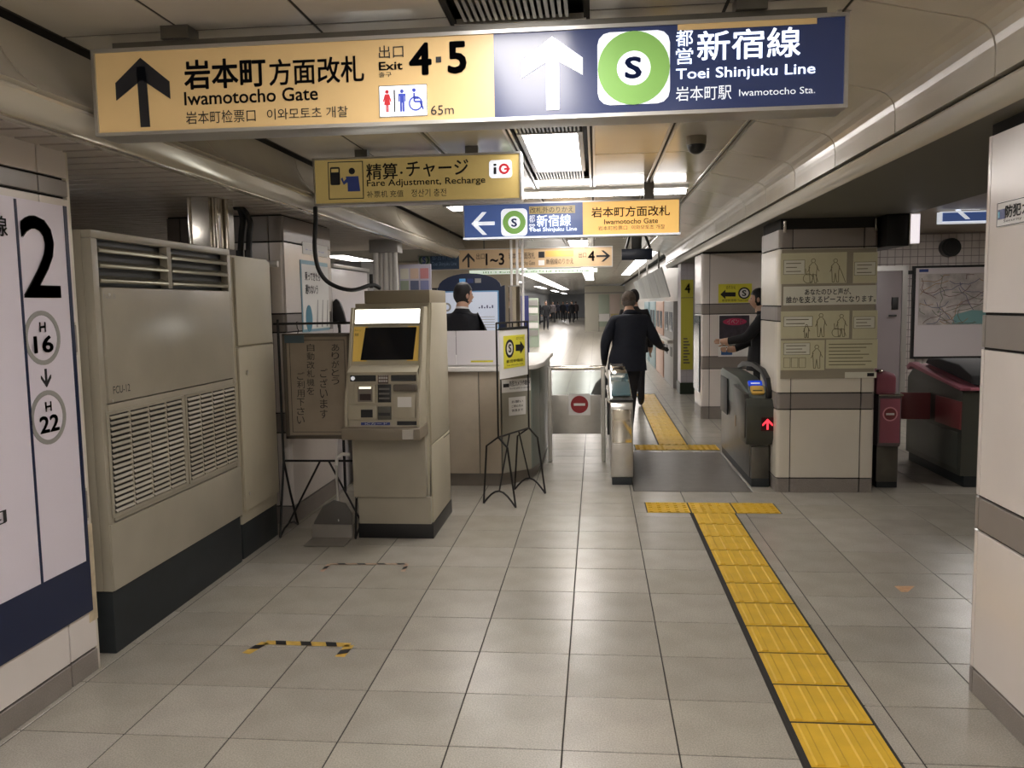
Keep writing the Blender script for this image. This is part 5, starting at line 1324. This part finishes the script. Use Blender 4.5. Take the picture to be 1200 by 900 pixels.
# ================================================================== PEOPLE
SEG = {}
def person(name, label, loc, facing, height, pose, coat, trousers, skin=(196, 158, 134), hair=(30, 26, 26), bulk=1.0, coat_len=.82, shirt=None, hat=None, group=None, fingers=True, gloves=False):
    """one continuous body grown from a posed skeleton; hair (and a cap) are children"""
    J = {'pelvis': (0, 0, .95), 'waist': (0, .0, 1.12), 'chest': (0, .0, 1.30), 'collar': (0, 0, 1.44), 'neck': (0, .015, 1.52), 'skull': (0, .03, 1.60),
         'shL': (-.17, 0, 1.40), 'elL': (-.235, -.02, 1.13), 'wrL': (-.25, .05, .88), 'haL': (-.25, .07, .80),
         'shR': (.17, 0, 1.40), 'elR': (.235, -.02, 1.13), 'wrR': (.25, .05, .88), 'haR': (.25, .07, .80),
         'hiL': (-.09, 0, .90), 'knL': (-.10, .02, .50), 'anL': (-.10, -.01, .09), 'toL': (-.115, .15, .035),
         'hiR': (.09, 0, .90), 'knR': (.10, .02, .50), 'anR': (.10, -.01, .09), 'toR': (.115, .15, .035)}
    J.update({k: v for k, v in pose.items() if not k.startswith('head')})
    Rr = {'pelvis': (.165, .125), 'waist': (.155, .12), 'chest': (.175, .125), 'collar': (.10, .085), 'neck': (.056, .06), 'skull': (.06, .07),
          'sh': (.075, .08), 'el': (.055, .055), 'wr': (.043, .043), 'ha': (.040, .022), 'hi': (.10, .105), 'kn': (.065, .068), 'an': (.05, .055), 'to': (.042, .032)}
    E_ = [('pelvis', 'waist'), ('waist', 'chest'), ('chest', 'collar'), ('collar', 'neck'), ('neck', 'skull')]
    for s in 'LR': E_ += [('chest', 'sh'+s), ('sh'+s, 'el'+s), ('el'+s, 'wr'+s), ('wr'+s, 'ha'+s), ('pelvis', 'hi'+s), ('hi'+s, 'kn'+s), ('kn'+s, 'an'+s), ('an'+s, 'to'+s)]
    names = list(J); idx = {n: i for i, n in enumerate(names)}
    V = [Vector(J[n]) for n in names]; E = [(idx[a], idx[b]) for a, b in E_]
    R = []
    for n in names:
        k = n if n in Rr else n[:2]; r = Rr[k]
        f = bulk if k in ('pelvis', 'waist', 'chest', 'sh', 'el') else 1
        R.append((r[0]*f, r[1]*f))
    bones = [(a, b) for a, b in E_]
    if fingers:
        for s, sg in (('L', -1), ('R', 1)):
            wv, hv = Vector(J['wr'+s]), Vector(J['ha'+s]); d = (hv-wv).normalized()
            side = d.cross(Vector((sg, 0, 0)));
            if side.length < .2: side = d.cross(Vector((0, 0, 1)))
            side.normalize(); palm = d.cross(side).normalized()*(-sg)
            for k in range(4):
                off = side*(-.027+.018*k); L_ = (.068, .078, .074, .058)[k]
                b0 = hv+off*.8; b1 = b0+d*L_*.5; b2 = b1+(d*.8+palm*.45)*L_*.5
                n0 = len(V); V += [b0, b1, b2]; R += [(.0095, .0095), (.009, .009), (.0075, .0075)]; E += [(n0, n0+1), (n0+1, n0+2)]
            b0 = wv.lerp(hv, .45)-side*.02; n0 = len(V); V += [b0, b0-side*.03+d*.03, b0-side*.035+d*.06]; R += [(.011, .011), (.010, .010), (.008, .008)]; E += [(n0, n0+1), (n0+1, n0+2)]
    me = bpy.data.meshes.new('sk'); me.from_pydata(V, E, [])
    o = bpy.data.objects.new('sk', me); COL.objects.link(o)
    sk = o.modifiers.new('skin', 'SKIN'); sk.use_smooth_shade = True
    for i, r in enumerate(R): me.skin_vertices[0].data[i].radius = r; me.skin_vertices[0].data[i].use_root = (i == 0)
    i = len(names)
    while i < len(V): me.skin_vertices[0].data[i].use_root = True; i += 3
    sb = o.modifiers.new('sub', 'SUBSURF'); sb.levels = 2
    bpy.context.view_layer.update()
    bm_ = bpy.data.meshes.new_from_object(o.evaluated_get(bpy.context.evaluated_depsgraph_get()))
    vs = [v.co.copy() for v in bm_.vertices]; fs = [tuple(p.vertices) for p in bm_.polygons]
    bpy.data.objects.remove(o); bpy.data.meshes.remove(bm_)
    # head with brow, nose, mouth, chin, ears
    sc = Vector(J['skull']); fx = pose.get('head_turn', 0.0); tilt = pose.get('head_tilt', 0.0)
    hc = sc+Vector((0, .012, .035)); HM = Matrix.Translation(hc) @ Matrix.Rotation(fx, 4, 'Z') @ Matrix.Rotation(tilt, 4, 'X')
    hb = MB(); hb.ball((0, 0, 0), .074, .092, .115, 24, 18); hv = []
    for x, y, z in hb.v:
        if z < -.02: k = (z+.02)/-.095; x *= 1-.33*k; y = y*(1-.22*k)+.012*k
        if y > .05 and abs(x) < .016 and -.045 < z < .018: y += .024*(1-abs(x)/.016)*(1-abs(z+.02)/.045)
        if y > .05 and .012 < abs(x) < .045 and .0 < z < .028: y -= .007
        if y > .05 and abs(x) < .03 and -.078 < z < -.055: y += .004
        hv.append(HM @ Vector((x, y, z)))
    n0 = len(vs); vs += hv; fs += [tuple(i+n0 for i in f) for f in hb.f]; head_lo, head_hi = n0, len(vs)
    for sg in (-1, 1):
        eb = MB().ball((sg*.076, -.002, -.005), .010, .018, .030, 10, 8); n0 = len(vs); vs += [HM @ Vector(v) for v in eb.v]; fs += [tuple(i+n0 for i in f) for f in eb.f]
        head_hi = len(vs)
    eyes0 = len(vs)
    for sg in (-1, 1):
        eb = MB().ball((sg*.029, .078, .010), .012, .006, .006, 8, 6); n0 = len(vs); vs += [HM @ Vector(v) for v in eb.v]; fs += [tuple(i+n0 for i in f) for f in eb.f]
    mo = MB().ball((0, .086, -.060), .022, .006, .005, 8, 6); n0 = len(vs); vs += [HM @ Vector(v) for v in mo.v]; fs += [tuple(i+n0 for i in f) for f in mo.f]
    mouth0 = n0
    k_ = height/1.73; rot = Matrix.Rotation(facing, 4, 'Z') @ Matrix.Scale(k_, 4)
    M = [mat('cloth_%d_%d_%d' % coat, coat, .85, noise=.15, nscale=30), mat('cloth_%d_%d_%d' % trousers, trousers, .85, noise=.1, nscale=30), mat('skin_%d' % skin[0], skin, .55), mat('shoe_black', (22, 20, 20), .4), mat('eye_dark', (26, 22, 22), .3), mat('lip', (150, 96, 88), .5), mat('shirt_white', (226, 226, 230), .6)]
    me = bpy.data.meshes.new('body'); me.from_pydata([rot @ v for v in vs], [], fs)
    for m_ in M: me.materials.append(m_)
    segs = [(a, b, Vector(J[a]), Vector(J[b])) for a, b in bones]
    for p in me.polygons:
        i0 = p.vertices[0]; c = sum((vs[i] for i in p.vertices), Vector())/len(p.vertices)
        if i0 >= mouth0: k = 5
        elif i0 >= eyes0: k = 4
        elif i0 >= head_lo: k = 2
        else:
            best = None
            for a, b, A_, B_ in segs:
                ab = B_-A_; tt = max(0, min(1, (c-A_).dot(ab)/ab.length_squared)); dd = (c-A_-ab*tt).length
                if best is None or dd < best[0]: best = (dd, a, b, tt)
            _, a, b, tt = best
            if b[:2] == 'ha' or (b[:2] == 'wr' and tt > .93): k = 3 if gloves else 2
            elif a == 'neck' or (a == 'collar' and tt > .75): k = 6 if (shirt and a == 'collar' and tt < .93) else 2
            elif b[:2] == 'to' or (b[:2] == 'an' and c.z < .11): k = 3
            elif b[:2] in ('kn', 'an') or (b[:2] == 'hi' and c.z < coat_len) or c.z < coat_len and a[:2] in ('hi', 'kn', 'pe'): k = 1
            else: k = 0
            if a[:2] in ('sh', 'el') and k == 1: k = 0
        p.material_index = k; p.use_smooth = True
    o = bpy.data.objects.new(name, me); COL.objects.link(o); o.location = loc
    tag(o, label, 'person', group)
    def child(nm, mb, m, smooth=True):
        c = bpy.data.objects.new(nm, mesh_of(mb, m, nm, (0, 0, 0), 0, 2, smooth)); COL.objects.link(c); c.parent = o; return c
    hb = MB().ball((0, -.006, .014), .082, .099, .118, 24, 18); keep = MB(); pts = []
    for x, y, z in hb.v:
        if y > .035 and z < .045: y = min(y, .035); x *= .93; 
        if z < -.082: z = -.082
        if z < -.03: x *= .9
        pts.append(rot @ (HM @ Vector((x+.002*math.sin(60*z), y+.002*math.sin(70*x), z))))
    child('hair', MB().add(pts, hb.f), mat('hair_%d' % hair[0], hair, .6, noise=.3, nscale=60))
    if hat:
        hb = MB().ball((0, -.004, .040), .087, .104, .098, 24, 14); pts = [rot @ (HM @ Vector((x, y, max(z, .0+.02*(y < 0)-.02)))) for x, y, z in hb.v]
        child('knit_cap', MB().add(pts, hb.f), mat('cap_grey', hat, .9, noise=.3, nscale=50))
    # coat skirt / collar as clothing
    if coat_len < .9:
        n = 20; mb = MB(); A_ = Vector(J['pelvis']); rings = [(1.10, .165, .128), (.95, .180, .140), (coat_len, .192, .150), (coat_len+.004, .180, .138)]
        vsr = []
        for z, rx, ry in rings:
            lean = Vector(J['waist']).lerp(A_, min(1, max(0, (1.12-z)/.17)))
            vsr += [rot @ Vector((lean.x+rx*bulk*math.cos(2*PI*i/n), lean.y+ry*bulk*math.sin(2*PI*i/n), z)) for i in range(n)]
        mb.add(vsr, [(r*n+i, r*n+(i+1) % n, (r+1)*n+(i+1) % n, (r+1)*n+i) for r in range(3) for i in range(n)])
        child('coat_skirt', mb, M[0])
    return o, rot

NAVY = (26, 30, 42)
# man walking away through the gates, right arm out, bag in the left hand
man, rot = person('person', 'stooped man in a dark navy coat walking away past the gates, black bag in hand', (.38, 9.6, 0), 0, 1.66,
    {'waist': (0, .03, 1.12), 'chest': (0, .075, 1.31), 'collar': (0, .11, 1.44), 'neck': (0, .145, 1.51), 'skull': (.0, .19, 1.575),
     'shL': (-.185, .085, 1.37), 'elL': (-.29, .02, 1.13), 'wrL': (-.30, .06, .92), 'haL': (-.30, .07, .84),
     'shR': (.19, .085, 1.37), 'elR': (.30, .04, 1.16), 'wrR': (.38, .22, 1.07), 'haR': (.43, .27, 1.04),
     'pelvis': (-.03, 0, .95), 'hiL': (-.12, 0, .90), 'hiR': (.055, 0, .90), 'knL': (-.13, .16, .52), 'anL': (-.13, .12, .11), 'toL': (-.13, .28, .04), 'knR': (.02, .03, .49), 'anR': (-.02, -.16, .12), 'toR': (-.02, -.04, .035)},
    NAVY, (30, 30, 36), hair=(110, 100, 92), bulk=1.22, coat_len=.80, hat=(104, 92, 82), gloves=True)
hl = rot @ Vector((-.30, .07, .80)); hx, hy, hz = .38+hl.x, 9.6+hl.y, hl.z
t = thing('carrier_bag', 'black bag hanging from the left hand of the man in the navy coat', 'bag', (hx-.05, hy, .45))
part('bag', MB().prism([(hx-.17, .46), (hx+.12, .44), (hx+.10, .56), (hx+.02, .69), (hx-.03, .69), (hx-.10, .62)], 'y', hy-.05, hy+.05), M_BLACK, t, bevel=.02, seg=3)
rod('strap', [(hx-.03, hy, .68), (hx-.012, hy, hz-.015), (hx+.02, hy, .68)], .006, t, M_BLACK)
# station clerk in profile
person('person', 'station clerk in a black suit behind the counter, seen from behind with face turned right', (-1.30, 8.05, 0), -.45, 1.73,
    {'head_turn': -.45, 'elR': (.22, .10, 1.15), 'wrR': (.12, .30, 1.10), 'haR': (.08, .38, 1.10), 'elL': (-.22, .10, 1.15), 'wrL': (-.12, .30, 1.10), 'haL': (-.08, .38, 1.10)},
    (24, 25, 32), (24, 25, 32), skin=(206, 164, 142), hair=(20, 18, 20), bulk=1.08, shirt=True)
# farther walkers
person('person', 'dark-haired person in black just ahead of the man in the navy coat', (.56, 12.4, 0), .1, 1.70, {}, (34, 32, 34), (30, 30, 34), hair=(30, 24, 22), bulk=1.1)
person('person', 'person in black partly hidden behind the poster pillar, reaching toward the event poster', (1.80, 9.35, 0), PI/2-.2, 1.64,
    {'elL': (-.22, .16, 1.2), 'wrL': (-.16, .38, 1.16), 'haL': (-.15, .46, 1.16), 'elR': (.22, .12, 1.15), 'wrR': (.15, .32, 1.05), 'haR': (.14, .40, 1.05)}, (26, 26, 30), (30, 32, 36), hair=(24, 20, 20), bulk=1.12)
stepL = {'knL': (-.10, .20, .53), 'anL': (-.09, .26, .11), 'toL': (-.10, .42, .06), 'anR': (.11, -.24, .13), 'toR': (.12, -.12, .035), 'knR': (.10, -.06, .50)}
def at0(x, y): v = PZ(0).P(x, y); return (v.x, v.y, 0)
person('person', 'lone walker in dark clothes, nearest figure in the far left corridor', at0(640, 387), PI+.1, 1.70, stepL, (30, 30, 34), (34, 34, 40), fingers=False)
far_p = [(631, 381, (60, 62, 66), 'dark grey figure at the left edge of the far corridor'), (648, 378, (120, 112, 112), 'pale-coated figure just right of the lone far walker'),
         (654, 375, (50, 50, 60), 'distant figure in slate, left of the far crowd'), (660, 377, (28, 28, 34), 'distant figure in black in front of the far crowd'),
         (665, 375, (36, 44, 66), 'distant figure in blue amid the far crowd'), (670, 379, (26, 26, 30), 'distant black figure at the right of the far crowd'), (675, 375, (70, 60, 60), 'distant brown figure hard by the far cupboards')]
for k, (x, y, c_, l_) in enumerate(far_p):
    person('person', l_, at0(x, y), PI*(k % 2)+.2, 1.70, stepL if k % 3 else {}, c_, (30, 30, 36), fingers=False, bulk=1.15, group=None)

# ================================================================== FAR CORRIDOR
struct('wall_left_far', B(-5.6, -5.0, 12.35, 92, 0, 2.52), mat('far_wall_white', (206, 206, 204), .3, noise=.08, nscale=.6))
struct('wall_end', B(-5.6, 3, 92, 92.3, 0, 2.52), mat('far_wall_grey', (186, 186, 186), .4))
wr2 = struct('wall_right_far', B(1.55, 1.75, 14.6, 45.8, 0, 2.52), mat('right_far_wall', (176, 172, 166), .35, noise=.08, nscale=.7))
pan = [(1.545, 14.7, 3), (1.545, 17.8, 3), (1.545, 20.9, 3)]
for k, (c_, l_) in enumerate([((150, 148, 146), 'grey ticket machine nearest the slim tiled pillar'), ((196, 160, 140), 'salmon ticket machine second from the slim tiled pillar'), ((122, 150, 156), 'pale teal ticket machine third from the slim tiled pillar'), ((108, 138, 146), 'teal ticket machine farthest down the right side')]):
    y = 15.0+k*2.3
    t = thing('ticket_machine', l_, 'ticket machine', (1.45, y+.9, 0))
    part('cabinet', B(1.36, 1.55, y, y+2.0, 0, 1.55), mat('tm_%d' % k, c_, .4), t, bevel=.01)
    part('shelf', B(1.26, 1.36, y, y+2.0, .80, .86), M_STEEL, t, bevel=.005)
    for j in range(2):
        part('screen', B(1.352, 1.36, y+.2+j*.9, y+.8+j*.9, 1.0, 1.35), mat('tm_screen', (60, 70, 84), .2, emit=.1), t)
        part('keypad', B(1.352, 1.36, y+.25+j*.9, y+.6+j*.9, .55, .72), M_BLACK, t)
t = thing('fare_table', 'tilted hanging fare table with pale streaky print above the ticket machines', 'sign', (1.2, 18, 1.62))
qd = [(1.26, 1.62), (1.28, 1.63), (1.13, 2.14), (1.11, 2.13)]
for k in range(5): part('board', MB().prism(qd, 'y', 14.6+k*2.1, 14.6+k*2.1+2.06), mat('fare_board_%d' % (k % 2), ((188, 192, 192), (172, 176, 178))[k % 2], .3, noise=.2, nscale=4), t)
for k in range(3): part('bracket', B(1.13, 1.16, 15.5+3.5*k, 15.54+3.5*k, 2.13, 2.52), M_STEELD, t)
mpl = PY(10)
t = thing('ceiling_monitor', 'dark navy monitor back hanging from the ceiling above the walking man', 'monitor', (.49, 10, 2.03))
part('screen', B(.305, .665, 10, 10.06, 2.035, 2.165), mat('monitor_navy', (30, 42, 66), .3), t, bevel=.006)
part('bracket', B(.42, .54, 10.0, 10.08, 2.165, ZC), M_BLACK, t, bevel=.01)
part('bracket_arm', MB().tube([(.36, 10.03, 2.17), (.42, 10.03, 2.40)], .015, 8), M_BLACK, t)
part('bracket_arm', MB().tube([(.64, 10.03, 2.17), (.54, 10.03, 2.45)], .015, 8), M_BLACK, t)
# far cupboards
t = thing('far_cupboard', 'cream cupboard wall with double doors at the end on the right of the far corridor', 'cabinet', (.8, 46.4, 0))
part('body', B(-.60, 2.2, 46, 46.8, 0, 2.45), mat('cup_cream', (190, 186, 172), .4), t)
part('door', B(.15, .72, 45.97, 46, .25, 2.0), mat('cup_greenish', (168, 178, 162), .4), t, bevel=.01)
part('door', B(.76, 1.30, 45.97, 46, .25, 2.0), mat('cup_pinkish', (196, 180, 170), .4), t, bevel=.01)
part('top_band', B(-.6, 2.2, 45.96, 46, 2.05, 2.12), M_PGREY, t)
t = thing('notice_trolley', 'low stand with a white notice before the far cupboards', 'stand', (.4, 45.2, 0))
part('panel', B(.15, .75, 45.2, 45.24, .55, .95), M_PAPER, t); part('panel', B(.8, 1.2, 45.2, 45.24, .3, .95), mat('trolley_tan', (176, 160, 110), .5), t)
for x in (.16, .74): part('leg', B(x-.015, x+.015, 45.2, 45.24, 0, .95), M_STEELD, t)
solo('banner', B(-1.80, -1.60, 20.0, 20.05, 0, 1.74), mat('banner_blue', (44, 50, 110), .5), 'dark blue upright banner at the left mouth of the far corridor', 'banner', bevel=.01)
t = thing('leaflet_rack', 'pale green leaflet rack behind the dark blue banner', 'rack', (-2.3, 30, 0))
part('back', B(-2.45, -2.05, 30, 30.2, 0, 1.75), mat('rack_green', (168, 182, 164), .5), t)
for k in range(5): part('shelf', B(-2.43, -2.07, 29.95, 30, .4+.27*k, .6+.27*k), M_PAPER if k % 2 else M_PGREY, t)

# repeats share a group
GROUPS = {'ceiling_light': 'ceiling lights', 'tube_light': 'bare tube lights', 'duct_cover': 'chrome duct covers above the air conditioner', 'insulated_hose': 'black insulated hoses',
          'conduit_pipe': 'white conduits on the counter', 'ticket_machine': 'ticket machines along the far right wall'}
for o in list(COL.objects):
    if o.parent is None and o.name.split('.')[0] in GROUPS: o['group'] = GROUPS[o.name.split('.')[0]]
    if o.parent is None and o.name.startswith('person') and o.location.y > 30: o['group'] = 'walkers in the far corridor'
